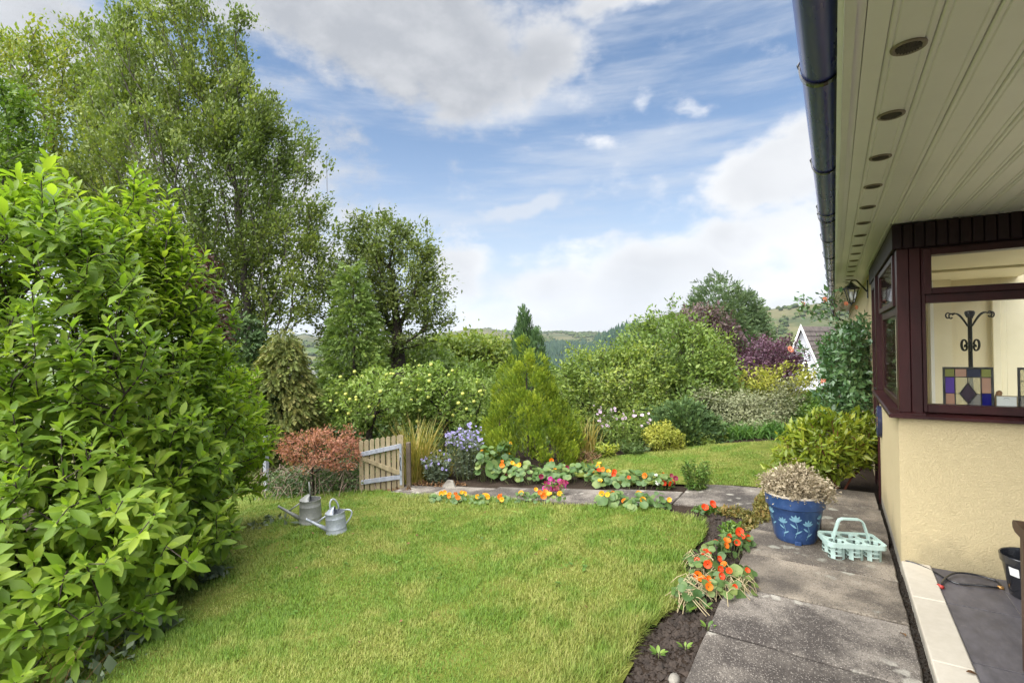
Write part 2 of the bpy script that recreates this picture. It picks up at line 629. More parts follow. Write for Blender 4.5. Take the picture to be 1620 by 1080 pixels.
def plant(name, label, cat, root, E, K, per, size, lm, bm, spread=.05, twig=.25, rtip=.004, rbase=.05, tm=LEAF, trunk=None, bf=.5, step=.3, droop=0.0,
          shell=.6, upw=.6, group=None, zmin=None, wid=1.0, wind=None, sides=4, pname='trunk', cname='crown', bend=0.0, wob=.06, sv=.25, expo=.5, extra=None):
    """tree or shrub: limbs and a crown of separate leaves"""
    t = thing(name, label, cat, root, 0, group)
    root = np.array(root, float)
    ends = in_ellipsoids(E, K, shell, zmin)
    if extra is not None:
        ends = np.vstack([ends, extra])
    if trunk is None:
        c = np.mean([e[:3] for e in E], 0)
        trunk = [root, root * .6 + c * .4]
    tr = []
    for a, b in zip(trunk[:-1], trunk[1:]):
        a, b = np.array(a, float), np.array(b, float)
        m = max(1, int(np.linalg.norm(b - a) / step))
        tr += [a + (b - a) * q / m for q in range(m)]
    tr.append(np.array(trunk[-1], float))
    tr[0] = tr[0] - np.array([0, 0, .06])
    nodes, par, tips = grow(tr, ends, bf, step, bend, wob)
    V, F, rad = limbs(nodes, par, rtip, rbase, expo, sides)
    link(pname, np_mesh(pname, V - root, F, bm, smooth=True), t)
    cen = np.mean([e[:3] for e in E], 0)
    pos, X, U, S = twig_leaves(nodes, par, tips, per, size, spread, twig, droop, upw, sv, cen, wind)
    if zmin is not None:
        pos[:, 2] = np.maximum(pos[:, 2], zmin)
    V, F = scatter(tm, pos, X, U, S, wid)
    rn = np.repeat(rng.random(len(pos)), len(tm[1]))
    c = link(cname, np_mesh(cname, V - root, F, lm, rn), t)
    c['kind'] = 'stuff'
    return t, nodes, tips

def blades(P, L, wid, lean, curl=.5, segs=3, up=1.0, az=None):
    """strap leaves from base points P, length L, bending over"""
    n = len(P)
    if az is None:
        az = rng.random(n) * 2 * math.pi
    h = np.stack([np.cos(az), np.sin(az), np.zeros(n)], 1)
    side = np.stack([-np.sin(az), np.cos(az), np.zeros(n)], 1)
    lean = np.asarray(lean) * np.ones(n)
    L = np.asarray(L) * np.ones(n)
    W_ = np.asarray(wid) * np.ones(n)
    rows = []
    p = np.array(P, float)
    for i in range(segs + 1):
        t = i / segs
        w = W_ * (1 - t) ** .6 if i else W_ * .8
        if i == segs:
            rows.append(p[:, None])
        else:
            rows.append(np.stack([p + side * w[:, None] / 2, p - side * w[:, None] / 2], 1))
        th = lean + curl * (t + .5 / segs) * (1 + lean)
        p = p + (h * np.sin(th)[:, None] + np.array([0, 0, 1.0]) * np.cos(th)[:, None] * up) * (L / segs)[:, None]
    V = np.concatenate(rows, 1)
    F = []
    for i in range(segs - 1):
        a = 2 * i
        F += [(a, a + 1, a + 3), (a, a + 3, a + 2)]
    a = 2 * (segs - 1)
    F += [(a, a + 1, a + 2)]
    F = np.array(F)
    k = 2 * segs + 1
    FF = (F[None] + (np.arange(n) * k)[:, None, None]).reshape(-1, 3)
    rn = np.repeat(rng.random(n), len(F))
    return V.reshape(-1, 3), FF, rn

def orient(o, x, u):
    """turn an object so its +X runs along x and +Z lies near u"""
    x = Vector(x).normalized()
    u = Vector(u)
    z = (u - x * u.dot(x)).normalized()
    y = z.cross(x)
    o.rotation_euler = Matrix((x, y, z)).transposed().to_euler()
# ================================================================== GROUND AND FAR LAND
FAR_A = [(-900, 515), (-200, 528), (200, 536), (430, 542), (480, 530), (520, 538), (600, 534), (680, 531), (705, 527), (745, 521.5), (775, 521), (800, 526), (850, 528), (880, 526), (935, 527), (960, 530), (1000, 526), (1100, 520), (1320, 508), (1700, 500), (2600, 490)]
FAR_B = [(-900, 700), (900, 640), (928, 562), (950, 541), (985, 527), (1010, 519), (1050, 508), (1085, 500), (1130, 505), (1180, 525), (1230, 560), (1300, 640), (2600, 700)]
FAR_C = [(-900, 700), (1050, 640), (1110, 545), (1160, 508), (1195, 494), (1240, 488), (1290, 481.5), (1330, 478), (1500, 462), (1700, 470), (2600, 500)]

def lerp_tab(tab, x):
    return np.interp(x, [t[0] for t in tab], [t[1] for t in tab])

def land(x, y):
    """height of the whole terrain: garden, valley, moor ridges"""
    x, y = np.asarray(x, float), np.asarray(y, float)
    r = np.hypot(x, y)
    dep = x * FWD[0] + y * FWD[1]
    lat = x * RGT[0] + y * RGT[1]
    ang = np.clip(np.arctan2(lat, dep), -1.25, 1.25)
    b = 810 + FOC * np.tan(ang)
    ca = np.cos(ang)
    near = np.maximum(garden(x, y), -7.0 - .055 * np.maximum(r - 40, 0))
    low = -40.0 + 3 * np.sin(x * .011 + 1) * np.cos(y * .009)
    s = np.clip((r - 90) / 260, 0, 1)
    s = s * s * (3 - 2 * s)
    z = near * (1 - s) + low * s
    bz = hz(b)
    def ridge(tab, rc, wid, back):
        top = EYE + (bz - lerp_tab(tab, b)) / FOC * rc * ca
        q = np.where(r < rc, np.clip((r - (rc - wid)) / wid, 0, 1), np.clip(1 - (r - rc) / back, 0, 1))
        q = q * q * (3 - 2 * q)
        q = np.where(r < rc, q ** .85, q)
        return low + (top - low) * q
    rough = (np.sin(x * .021 + 2 * np.sin(y * .006)) * np.cos(y * .017) * 2.2 + np.sin(x * .06 + y * .043) * .8) * np.clip((r - 450) / 900, 0, 1)
    z2 = np.maximum.reduce([ridge(FAR_A, 2500, 2050, 1500), ridge(FAR_B, 820, 430, 500), ridge(FAR_C, 1400, 900, 900)])
    z = np.where(r > 90, np.maximum(z, z2 * s + z * (1 - s)), z) + rough * np.where(r > 2450, .3, 1)
    return z

def build_land():
    rr = np.concatenate([[0.4], np.geomspace(.8, 60, 90), np.geomspace(64, 420, 60), np.linspace(435, 2700, 120), np.geomspace(2750, 3500, 8)])
    fa = -YAW + np.pi / 2          # not used for spacing, the sector in view is finer
    a_view = np.linspace(R_(-58), R_(58), 330)
    a_rest = np.linspace(R_(58), R_(302), 90)[1:-1]
    az = np.concatenate([a_view, a_rest])
    Rm, A = np.meshgrid(rr, az, indexing='ij')
    dirx = np.cos(A)[..., None] * FWD + np.sin(A)[..., None] * RGT
    X, Y = Rm * dirx[..., 0], Rm * dirx[..., 1]
    Z = land(X, Y)
    # the bed and lawns are laid as sheets over this
    V = np.stack([X, Y, Z], -1).reshape(-1, 3)
    nr, na = Rm.shape
    i, j = np.meshgrid(np.arange(nr - 1), np.arange(na), indexing='ij')
    j2 = (j + 1) % na
    F = np.stack([i * na + j, (i + 1) * na + j, (i + 1) * na + j2, i * na + j2], -1).reshape(-1, 4)
    V = np.vstack([V, [[0, 0, float(land(0, 0))]]])
    c = len(V) - 1
    # centre fan as degenerate-free quads: pair the columns
    k = np.arange(0, na - 1, 2)
    F = np.vstack([F, np.stack([np.full(len(k), c), k, (k + 1) % na, (k + 2) % na], 1)])
    return V, F[:, ::-1]

m_land, gg, o = mat('land')
geo = gg.n('ShaderNodeNewGeometry')
P = geo.outputs['Position']
sp = gg.n('ShaderNodeSeparateXYZ')
gg.nt.links.new(P, sp.inputs[0])
dist = gg.v('LENGTH', gg.v('MULTIPLY', P, (1, 1, 0)))
soil = gg.mix(gg.noise(P, 9, 8, .65), (.016, .011, .008), (.050, .036, .026))
soil = gg.mix(gg.step(gg.voro(P, 60), .0, .22), (.16, .13, .10), soil)
# fields: irregular cells with their own tone
wp = gg.v('ADD', P, gg.v('MULTIPLY', gg.noise(P, .006, 3, col=True), (120, 120, 0)))
cellc = gg.voro(gg.v('MULTIPLY', wp, (1, 1, 0)), .0052, out=1)
cs = gg.n('ShaderNodeSeparateColor')
gg.nt.links.new(cellc, cs.inputs[0])
field = gg.ramp(cs.outputs[0], [(0, (.055, .095, .022)), (.35, (.085, .125, .035)), (.6, (.11, .115, .045)), (.85, (.13, .12, .055)), (1, (.05, .085, .025))])
field = gg.mix(gg.m('MULTIPLY', gg.noise(P, .05, 6), .5), field, (.07, .09, .03))
moor = gg.ramp(gg.noise(gg.v('MULTIPLY', P, (1, 1, 2.5)), .0075, 8, .62), [(.28, (.025, .038, .018)), (.42, (.050, .060, .026)), (.58, (.10, .092, .045)), (.75, (.048, .046, .036))])
hgt = gg.step(gg.m('ADD', sp.outputs[2], gg.m('MULTIPLY', gg.noise(P, .006, 4), 40)), 12, 42)
farc = gg.mix(hgt, field, moor)
col = gg.mix(gg.step(dist, 14, 60), soil, farc)
pbsdf(gg, o, col, .95, .1, 0, gg.noise(P, 45, 5, .7), .6, .03)
V, F = build_land()
tag(link('ground', np_mesh('ground', V, F, m_land, smooth=True)), kind='structure')

# woods on the far slopes (nobody could count them)
m_conf = leafmat('far_conifer', (.012, .026, .018), (.020, .040, .026), (.034, .058, .032), .8, 0, .1, .02)
m_bro = leafmat('far_broadleaf', (.022, .036, .014), (.045, .065, .022), (.085, .095, .03), .8, 0, .1, .02)

def far_trees(name, boxes, spacing, hh, material, kind_):
    tm = []
    if kind_ == 'cone':
        n = 6
        v, f = [], []
        for (r0, z0, z1) in ((1, .0, .62), (.66, .38, 1.0)):
            b = len(v)
            v += [(r0 * math.cos(q * 2 * math.pi / n) * (1 + .16 * (-1) ** q), r0 * math.sin(q * 2 * math.pi / n) * (1 + .16 * (-1) ** q), z0) for q in range(n)] + [(0, 0, z1)]
            f += [(b + q, b + (q + 1) % n, b + n) for q in range(n)]
    else:
        import bmesh
        bm = bmesh.new()
        bmesh.ops.create_icosphere(bm, subdivisions=2, radius=1)
        v = [tuple(Vector((p.co.x, p.co.y, max(p.co.z * .5 + .5, 0))) * 1) for p in bm.verts]
        v = [(x * (1 + .22 * math.sin(7 * z + 5 * x)), y * (1 + .22 * math.cos(6 * x + 4 * z)), z * (1 + .15 * math.sin(5 * x + 6 * y))) for x, y, z in v]
        f = [tuple(q.index for q in p.verts) for p in bm.faces]
        bm.free()
    v, f = np.array(v), np.array(f)
    pts = []
    for (b0, b1, r0, r1, keep) in boxes:
        a0, a1 = math.atan((b0 - 810) / FOC), math.atan((b1 - 810) / FOC)
        n = int(abs(a1 - a0) * (r1 * r1 - r0 * r0) / 2 / spacing ** 2)
        a = rng.uniform(a0, a1, n)
        r = np.sqrt(rng.uniform(r0 * r0, r1 * r1, n))
        d = np.cos(a)[:, None] * FWD + np.sin(a)[:, None] * RGT
        p = d * r[:, None]
        # ragged edge and rides between the plantings
        q = np.sin(p[:, 0] * .023 + 1.3) * np.sin(p[:, 1] * .019 + .4) + .35 * np.sin(p[:, 0] * .07) + rng.normal(size=n) * .25
        pts.append(p[q > keep])
    p = np.vstack(pts)
    n = len(p)
    z = land(p[:, 0], p[:, 1]) - .5
    h_ = hh * np.exp(rng.normal(size=n) * .22)
    w = h_ * (.24 if kind_ == 'cone' else .62)
    a = rng.random(n) * 6.28
    c, s = np.cos(a), np.sin(a)
    X = v[None, :, 0] * c[:, None] - v[None, :, 1] * s[:, None]
    Y = v[None, :, 0] * s[:, None] + v[None, :, 1] * c[:, None]
    O = np.stack([p[:, 0:1] + X * w[:, None], p[:, 1:2] + Y * w[:, None], z[:, None] + v[None, :, 2] * h_[:, None]], -1)
    FF = (f[None] + (np.arange(n) * len(v))[:, None, None]).reshape(-1, 3)
    me = np_mesh(name, O.reshape(-1, 3), FF, material, np.repeat(rng.random(n), len(f)), smooth=(kind_ != 'cone'))
    return tag(link(name, me), kind='stuff')

far_trees('conifer_wood', [(845, 1010, 470, 1250, -.9), (560, 800, 520, 800, -.2)], 6.2, 13, m_conf, 'cone')
far_trees('hillside_trees', [(420, 600, 330, 1500, .35), (600, 800, 420, 1300, .5), (800, 1000, 1250, 2480, .55), (1180, 1420, 450, 1100, .45), (1180, 1420, 1100, 1380, .75), (430, 560, 200, 330, .3), (925, 1240, 500, 840, -9), (925, 1240, 500, 840, -9), (925, 1240, 640, 840, -9), (440, 530, 2380, 2500, -.6), (740, 990, 2440, 2520, .35)], 9, 6.0, m_bro, 'round')

# ------------------------------------------------------------------ lawns
def lawn_edge(y):
    return -.87 + .05 * np.sin(y * 2.6) + .04 * np.sin(y * 6.1 + 1) - .10 * np.clip((y - 4.2) / .8, 0, 1)

def in_front_lawn(x, y):
    back = 4.80 + .06 * np.sin(x * 3.1) + np.where(x < -3.5, .05 * (-3.5 - x), 0) - .12 * np.clip((x + 1.6) / .6, 0, 1) * 2
    return (x < lawn_edge(y)) & (y < back)

UP = [(-3.35, 6.35), (-2.3, 5.62), (-.66, 5.9), (-.1, 6.2), (.2, 9.6), (-.2, 9.2), (-.9, 8.62), (-1.67, 8.25), (-2.3, 7.75), (-2.9, 7.2), (-3.3, 6.75)]

def in_poly(poly, x, y):
    ins = np.zeros(x.shape, bool)
    n = len(poly)
    for i in range(n):
        (x0, y0), (x1, y1) = poly[i], poly[(i + 1) % n]
        c = ((y0 > y) != (y1 > y)) & (x < (x1 - x0) * (y - y0) / (y1 - y0 + 1e-12) + x0)
        ins ^= c
    return ins

m_turf, gg, o = mat('turf')
P = gg.n('ShaderNodeNewGeometry').outputs['Position']
col = gg.ramp(gg.noise(P, 3.2, 8, .65), [(.3, (.065, .085, .014)), (.5, (.11, .13, .022)), (.7, (.16, .145, .04))])
pbsdf(gg, o, col, .9, .1, 0, gg.noise(P, 60, 4, .7), .7, .02)

def sheet(name, x0, x1, y0, y1, st, test, lift, m):
    xs, ys = np.arange(x0, x1, st), np.arange(y0, y1, st)
    X, Y = np.meshgrid(xs, ys, indexing='ij')
    Z = garden(X, Y) + lift + .008 * np.sin(X * 5.3) * np.cos(Y * 4.7)
    ny = len(ys)
    i, j = np.meshgrid(np.arange(len(xs) - 1), np.arange(ny - 1), indexing='ij')
    ok = test(X[:-1, :-1] + st / 2, Y[:-1, :-1] + st / 2)
    i, j = i[ok], j[ok]
    F = np.stack([i * ny + j, (i + 1) * ny + j, (i + 1) * ny + j + 1, i * ny + j + 1], 1)
    V = np.stack([X, Y, Z], -1).reshape(-1, 3)
    used, inv = np.unique(F, return_inverse=True)
    return tag(link(name, np_mesh(name, V[used], inv.reshape(-1, 4), m, smooth=True)), kind='structure')

sheet('lawn', -9, -.6, -2, 5.3, .06, in_front_lawn, .022, m_turf)
sheet('upper_lawn', -3.6, .4, 5.4, 9.8, .06, lambda x, y: in_poly(UP, x, y), .022, m_turf)

def grassmat():
    m, gg, o = mat('grass_blades')
    at = gg.n('ShaderNodeAttribute', attribute_name='rnd').outputs['Fac']
    P = gg.n('ShaderNodeNewGeometry').outputs['Position']
    big = gg.noise(P, 1.15, 4, .6)
    mid = gg.noise(P, 4.5, 4, .65)
    t = gg.m('ADD', gg.m('MULTIPLY', big, .55), gg.m('MULTIPLY', mid, .45))
    green = gg.ramp(at, [(0, (.078, .150, .016)), (.5, (.132, .228, .025)), (1, (.190, .285, .040))])
    dry = gg.ramp(at, [(0, (.160, .210, .034)), (.5, (.245, .285, .054)), (1, (.36, .345, .11))])
    col = gg.mix(gg.step(t, .43, .58), green, dry)
    p = pbsdf(gg, None, col, .5, .3)
    tr = gg.n('ShaderNodeBsdfTranslucent')
    gg.nt.links.new(col, tr.inputs[0])
    mx = gg.n('ShaderNodeMixShader')
    mx.inputs[0].default_value = .3
    gg.nt.links.new(p.outputs[0], mx.inputs[1])
    gg.nt.links.new(tr.outputs[0], mx.inputs[2])
    gg.nt.links.new(mx.outputs[0], o.inputs[0])
    return m
m_grass = grassmat()

def grass_field(name, label, n, test, x0, x1, y0, y1, near):
    """blades, denser and finer towards the near end; tufts; longer along the edges"""
    xs, ys = rng.uniform(x0, x1, n * 4), rng.uniform(y0, y1, n * 4)
    dep = np.maximum(xs * FWD[0] + ys * FWD[1], .6)
    lat = xs * RGT[0] + ys * RGT[1]
    vis = (dep > 1.5) & (np.abs(lat / dep) < 1.25)
    worn_ = np.sin(xs * 2.1 + 1.9 * np.sin(ys * 1.3)) * np.sin(ys * 2.7 + 1.1 * np.sin(xs * 2.9)) + .6 * np.sin(xs * 7.3 + ys * 3.1) * np.sin(ys * 8.1 - xs * 2.2)
    keep = rng.random(n * 4) < np.clip((near / dep) ** 1.6, .03, 1) * np.where(worn_ > .75, .35, np.where(worn_ < -.7, 1.0, .8))
    ok = test(xs, ys) & vis & keep
    xs, ys = xs[ok][:n], ys[ok][:n]
    dep = np.maximum(xs * FWD[0] + ys * FWD[1], .6)
    n = len(xs)
    tuft = .5 + .5 * np.sin(xs * 3.3 + 2 * np.sin(ys * 2.1)) * np.sin(ys * 3.9 + 1.7 * np.sin(xs * 1.7))
    tuft2 = .5 + .5 * np.sin(xs * 11 + 1.3 * np.sin(ys * 9)) * np.sin(ys * 12.3)
    L = .017 + .014 * tuft + .018 * tuft2 * tuft + .012 * rng.random(n)
    return xs, ys, dep, L

xs, ys, dep, L = grass_field('grass', '', 330000, in_front_lawn, -8, -.6, .4, 5.2, 3.1)
edge = lawn_edge(ys) - xs
shag = np.exp(-(edge / .22) ** 2) * (.6 + .5 * np.sin(ys * 5.3) * np.sin(ys * 2.2 + 1))
L = L * (1 + 1.1 * np.clip(shag, 0, 2)) * (1 + .5 * np.exp(-((ys - 4.72) / .18) ** 2))
Pg = np.stack([xs, ys, garden(xs, ys) + .02], 1)
az = rng.random(len(xs)) * 6.28
az = np.where(rng.random(len(xs)) < np.clip(shag, 0, 1) * .7, rng.normal(0, 1.0, len(xs)), az)
V, F, rn = blades(Pg, L, .0018 + .0007 * dep, rng.uniform(.05, .8, len(xs)), .5, 2, az=az)
tag(link('grass', np_mesh('grass', V, F, m_grass, rn)), kind='stuff')
xs, ys, dep, L = grass_field('grass', '', 70000, lambda x, y: in_poly(UP, x, y), -3.6, .4, 5.4, 9.8, 7.5)
Pg = np.stack([xs, ys, garden(xs, ys) + .02], 1)
V, F, rn = blades(Pg, L * .62, .0018 + .0007 * dep, rng.uniform(.05, .7, len(xs)), .4, 2)
tag(link('grass', np_mesh('grass', V, F, m_grass, rn)), kind='stuff')

# ------------------------------------------------------------------ paving
def concrete(name, c1, c2, lichen, speck=.5):
    m, gg, o = mat(name)
    P = gg.n('ShaderNodeNewGeometry').outputs['Position']
    rnd = gg.n('ShaderNodeObjectInfo').outputs['Random']
    off = gg.n('ShaderNodeCombineXYZ')
    for i in range(3):
        gg.nt.links.new(gg.m('MULTIPLY', rnd, 31.0 + 7 * i), off.inputs[i])
    Q = gg.v('ADD', P, off.outputs[0])
    b = gg.mix(gg.step(gg.noise(Q, 2.3, 7, .68), .38, .64), c1, c2)
    b = gg.mix(gg.m('MULTIPLY', rnd, .35), b, (c1[0] * .8, c1[1] * .78, c1[2] * .75))
    ag = gg.n('ShaderNodeSeparateColor')
    gg.nt.links.new(gg.voro(Q, 150, out=1), ag.inputs[0])
    vd = gg.voro(Q, 150)
    stone = gg.m('MULTIPLY', gg.step(ag.outputs[0], .62, .7), gg.step(vd, .55, .3))
    b = gg.mix(gg.m('MULTIPLY', stone, speck), b, (.42, .38, .33))
    dark = gg.m('MULTIPLY', gg.step(ag.outputs[1], .7, .76), gg.step(vd, .6, .3))
    b = gg.mix(gg.m('MULTIPLY', dark, .7), b, (.02, .018, .017))
    # lichen: pale rounded blotches gathered in places
    wv = gg.v('ADD', Q, gg.v('MULTIPLY', gg.noise(Q, 14, 4, .6, col=True), (.09, .09, .09)))
    li = gg.m('MULTIPLY', gg.step(gg.voro(wv, 8.5), .36, .20), gg.step(gg.noise(Q, 1.7, 4), .5, .6))
    b = gg.mix(gg.m('MULTIPLY', li, gg.m('MULTIPLY', gg.noise(Q, 60, 4, .7), 1.15)), b, lichen)
    damp = gg.step(gg.noise(Q, 1.1, 3, .6), .50, .62)
    b = gg.mix(gg.m('MULTIPLY', damp, .35), b, (c1[0] * .42, c1[1] * .42, c1[2] * .44))
    pbsdf(gg, o, b, gg.m('SUBTRACT', .88, gg.m('MULTIPLY', damp, .2)), .25, 0, gg.m('ADD', gg.m('MULTIPLY', vd, -.6), gg.noise(Q, 90, 4, .7)), .5, .006)
    return m
m_slab = concrete('aggregate_concrete', (.060, .051, .045), (.225, .198, .168), (.42, .40, .34))
m_slab2 = concrete('worn_brown_concrete', (.088, .074, .060), (.265, .225, .175), (.36, .36, .30), .35)

path = tag(empty('garden_path'), kind='structure')

def slab(x0, x1, y0, y1, z, th, m, parent=path, follow=False, skew=(0, 0, 0, 0)):
    """a paving slab with chipped, slightly wandering edges"""
    n = 7
    pts = []
    for (a, b, sy) in (((x0, y0 + skew[0]), (x1, y0 + skew[1]), 0), ((x1, y0 + skew[1]), (x1, y1 + skew[3]), 1), ((x1, y1 + skew[3]), (x0, y1 + skew[2]), 0), ((x0, y1 + skew[2]), (x0, y0 + skew[0]), 1)):
        for q in range(n):
            t = q / n
            j = 0 if q == 0 else random.uniform(-.004, .004)
            pts.append((a[0] + (b[0] - a[0]) * t + (j if sy else 0), a[1] + (b[1] - a[1]) * t + (0 if sy else j)))
    c = (sum(p[0] for p in pts) / len(pts), sum(p[1] for p in pts) / len(pts))
    zt = random.uniform(-.003, .003)
    def zz(p):
        return (float(garden(p[0], p[1])) if follow else 0) + z + zt + (p[0] - c[0]) * tilt
    tilt = random.uniform(-.006, .006)
    N = len(pts)
    ins = [(c[0] + (p[0] - c[0]) * .985, c[1] + (p[1] - c[1]) * .985) for p in pts]
    V = [(p[0], p[1], zz(p) - th) for p in pts] + [(p[0], p[1], zz(p) - .008) for p in pts] + [(p[0], p[1], zz(p)) for p in ins]
    F = [(i, (i + 1) % N, N + (i + 1) % N, N + i) for i in range(N)] + [(N + i, N + (i + 1) % N, 2 * N + (i + 1) % N, 2 * N + i) for i in range(N)] + [tuple(range(2 * N, 3 * N))]
    me = bpy.data.meshes.new('paving_slab')
    me.from_pydata([(a - c[0], b - c[1], z_) for a, b, z_ in V], [], F)
    me.materials.append(m)
    return link('paving_slab', me, parent, (c[0], c[1], 0))

Y0 = [.40, 1.00, 1.60, 2.20, 2.80, 3.40, 3.965, 4.50]
for i in range(len(Y0) - 1):
    jl = random.uniform(-.03, .03)
    slab(-.585 + jl * .4, .312, Y0[i] + .008, Y0[i + 1] - .008, .026, .09, m_slab2 if i in (5, 6) else m_slab, skew=(.02, 0, .02, 0))
slab(-.57, -.12, 4.506, 5.15, .018, .09, m_slab)
slab(-.11, .312, 4.62, 5.36, .075, .075, m_slab2)
slab(-.11, .312, 4.506, 4.612, .012, .09, m_slab2)
slab(-.10, .30, 5.372, 5.93, .078, .08, m_slab2)
# the cross path down to the gate
xc = [-.64, -1.36, -2.1, -2.85, -3.6, -4.35, -5.05]
for i in range(6):
    ya, yb = (5.04, 5.84) if i == 0 else (4.95 - .05 * i, 5.52 - .06 * i)
    slab(xc[i + 1] + .006, xc[i] - .006, ya, yb, .022, .09, m_slab, follow=True)

# gap along the kerb, filled with dark grit
m_grit, gg, o = mat('dark_grit')
P = gg.n('ShaderNodeNewGeometry').outputs['Position']
pbsdf(gg, o, gg.mix(gg.noise(P, 120, 4, .7), (.012, .010, .008), (.07, .06, .05)), .95, .1, 0, gg.noise(P, 160, 3), 1, .01)
n = 1500
px_ = rng.uniform(.314, .352, n)
py_ = rng.uniform(1.2, 5.9, n)
tmv = np.array([(1, 0, 0), (-.6, .8, 0), (-.6, -.8, .1), (0, 0, .9)])
tmf = np.array([(0, 1, 3), (1, 2, 3), (2, 0, 3)])
Vg, Fg = scatter((tmv, tmf), np.stack([px_, py_, np.full(n, .004)], 1), rng.normal(size=(n, 3)) * [1, 1, .2], np.tile([0, 0, 1.], (n, 1)), rng.uniform(.003, .011, n))
tag(link('gravel', np_mesh('gravel', Vg, Fg, m_grit)), kind='stuff')
# soil of the bed beside the lawn: crumbs and small stones
m_crumb = worn('soil_crumbs', (.018, .013, .010), (.052, .038, .029), .95, 20)
n = 5200
py_ = rng.uniform(1.5, 5.0, n)
px_ = lawn_edge(py_) + .02 + rng.random(n) * (-.60 - lawn_edge(py_) - .02)
s_ = rng.gamma(2, .0035, n) + .003
Vg, Fg = scatter((tmv, tmf), np.stack([px_, py_, garden(px_, py_) + .002], 1), rng.normal(size=(n, 3)) * [1, 1, .3], np.tile([0, 0, 1.], (n, 1)), s_)
tag(link('soil', np_mesh('soil', Vg, Fg, m_crumb)), kind='stuff')

# ================================================================== HOUSE
def render_wall(name, c1, c2):
    """stippled exterior render under paint"""
    m, gg, o = mat(name)
    v = gg.n('ShaderNodeNewGeometry').outputs['Position']
    wv = gg.v('ADD', v, gg.v('MULTIPLY', gg.noise(v, 24, 3, .5, col=True), (.035, .035, .035)))
    st = gg.noise(wv, 118, 3, .6, .5)
    rel = gg.step(st, .36, .62)
    col = gg.mix(gg.noise(v, 1.6, 6, .6), c1, c2)
    col = gg.mix(gg.m('MULTIPLY', gg.step(gg.noise(v, 5, 5, .7), .58, .75), .25), col, (c1[0] * .72, c1[1] * .70, c1[2] * .66))
    zs = gg.n('ShaderNodeSeparateXYZ')
    gg.nt.links.new(v, zs.inputs[0])
    low = gg.m('MULTIPLY', gg.step(gg.m('ADD', zs.outputs[2], gg.m('MULTIPLY', gg.noise(v, 3.5, 6, .65), -.55)), .06, -.24), .5)
    col = gg.mix(low, col, (.22, .19, .12))
    streak_v = gg.v('MULTIPLY', v, (9, 9, .7))
    col = gg.mix(gg.m('MULTIPLY', gg.step(gg.noise(streak_v, 1.2, 5, .6), .58, .74), .10), col, (.30, .25, .15))
    pbsdf(gg, o, col, .72, .25, 0, rel, .65, .005)
    return m
m_wall = render_wall('cream_render', (.555, .455, .262), (.605, .50, .298))
m_maroon = worn('maroon_stain', (.020, .005, .0055), (.042, .010, .010), .40, 7, .28, 0, 35, .12, .004, (1, 1, .3))
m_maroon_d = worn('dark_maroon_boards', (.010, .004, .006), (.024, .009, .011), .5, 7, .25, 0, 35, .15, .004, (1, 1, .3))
m_pvc = worn('cream_plastic', (.85, .85, .825), (.90, .90, .875), .34, 2, .45, 0, 30, .02, .002)
m_white = worn('white_plastic', (.76, .76, .74), (.82, .82, .80), .4, 3, .45, 0, 30, .02, .002)
m_black = worn('black_plastic', (.010, .011, .014), (.022, .023, .028), .22, 3, .5, 0, 30, .04, .002, coat=.3)
m_gut = worn('gutter_plastic', (.034, .044, .24), (.058, .070, .32), .28, 2.2, .5, 0, 12, .05, .003, (1, .2, 1), coat=.15)  # dark gutter; the blue in its base colour stands in for reflected sky
m_darkmetal = worn('dark_metal', (.014, .013, .013), (.03, .028, .026), .45, 9, .5, .6, 50, .1, .002)

house = thing('bungalow', 'cream rendered bungalow with maroon window frames, soffit and dark gutter', 'house', (.345, 4.14, 0))
H0 = Vector(house.location)
def hobj(mb, name, m, parent=house, fix=True):
    """mesh built in world coordinates, hung on the house"""
    o = mb.obj(name, m, parent, fix)
    off = Vector((0, 0, 0))
    p = parent
    while p is not None:
        off += Vector(p.location)
        p = p.parent
    o.location = -off
    return o
SOF = 2.285
# walls: porch dado (L-shaped) and long wall behind
b = MB()
b.prism([(.345, 4.14), (2.7, 4.14), (2.7, 4.30), (.50, 4.30), (.50, 5.80), (.345, 5.80)], 2, .08, 1.028)
hobj(b, 'porch_wall', m_wall)
b = MB().box(.36, .62, 6.72, 17.0, 0, SOF + .1)
hobj(b, 'wall', m_wall)
b = MB().box(.36, 3.2, 16.9, 17.05, 0, 2.9)
hobj(b, 'end_wall', m_wall)
# sill (two runs, mitred at the corner)
b = MB()
pr = [(0, 0), (.055, 0), (.058, .012), (.05, .030), (0, .044)]
b.prism([(4.14 - .055, 1.032), (4.30, 1.032), (4.30, 1.066), (4.14 - .045, 1.058), (4.14 - .055, 1.05)], 0, .300, 2.7)
hobj(b, 'window_sill', m_maroon)
b = MB().prism([(.292, 1.034), (.48, 1.034), (.48, 1.068), (.304, 1.060), (.292, 1.052)], 1, 4.088, 5.82)
hobj(b, 'window_sill', m_maroon)
# corner post: two boards with a joint between them
hobj(MB().box(.352, .414, 4.150, 4.27, 1.064, 2.12, .003), 'corner_board', m_maroon)
hobj(MB().box(.417, .474, 4.153, 4.27, 1.064, 2.12, .003), 'corner_board', m_maroon)
m_glass, gg, o = mat('window_glass')
tr = gg.n('ShaderNodeBsdfTransparent')
tr.inputs[0].default_value = (.96, .97, .96, 1)
gl = gg.n('ShaderNodeBsdfGlossy')
gl.inputs['Roughness'].default_value = .015
fr = gg.n('ShaderNodeFresnel')
fr.inputs[0].default_value = 1.5
mx = gg.n('ShaderNodeMixShader')
gg.nt.links.new(gg.m('MULTIPLY_ADD', fr.outputs[0], .32, .0), mx.inputs[0])
gg.nt.links.new(tr.outputs[0], mx.inputs[1])
gg.nt.links.new(gl.outputs[0], mx.inputs[2])
gg.nt.links.new(mx.outputs[0], o.inputs[0])

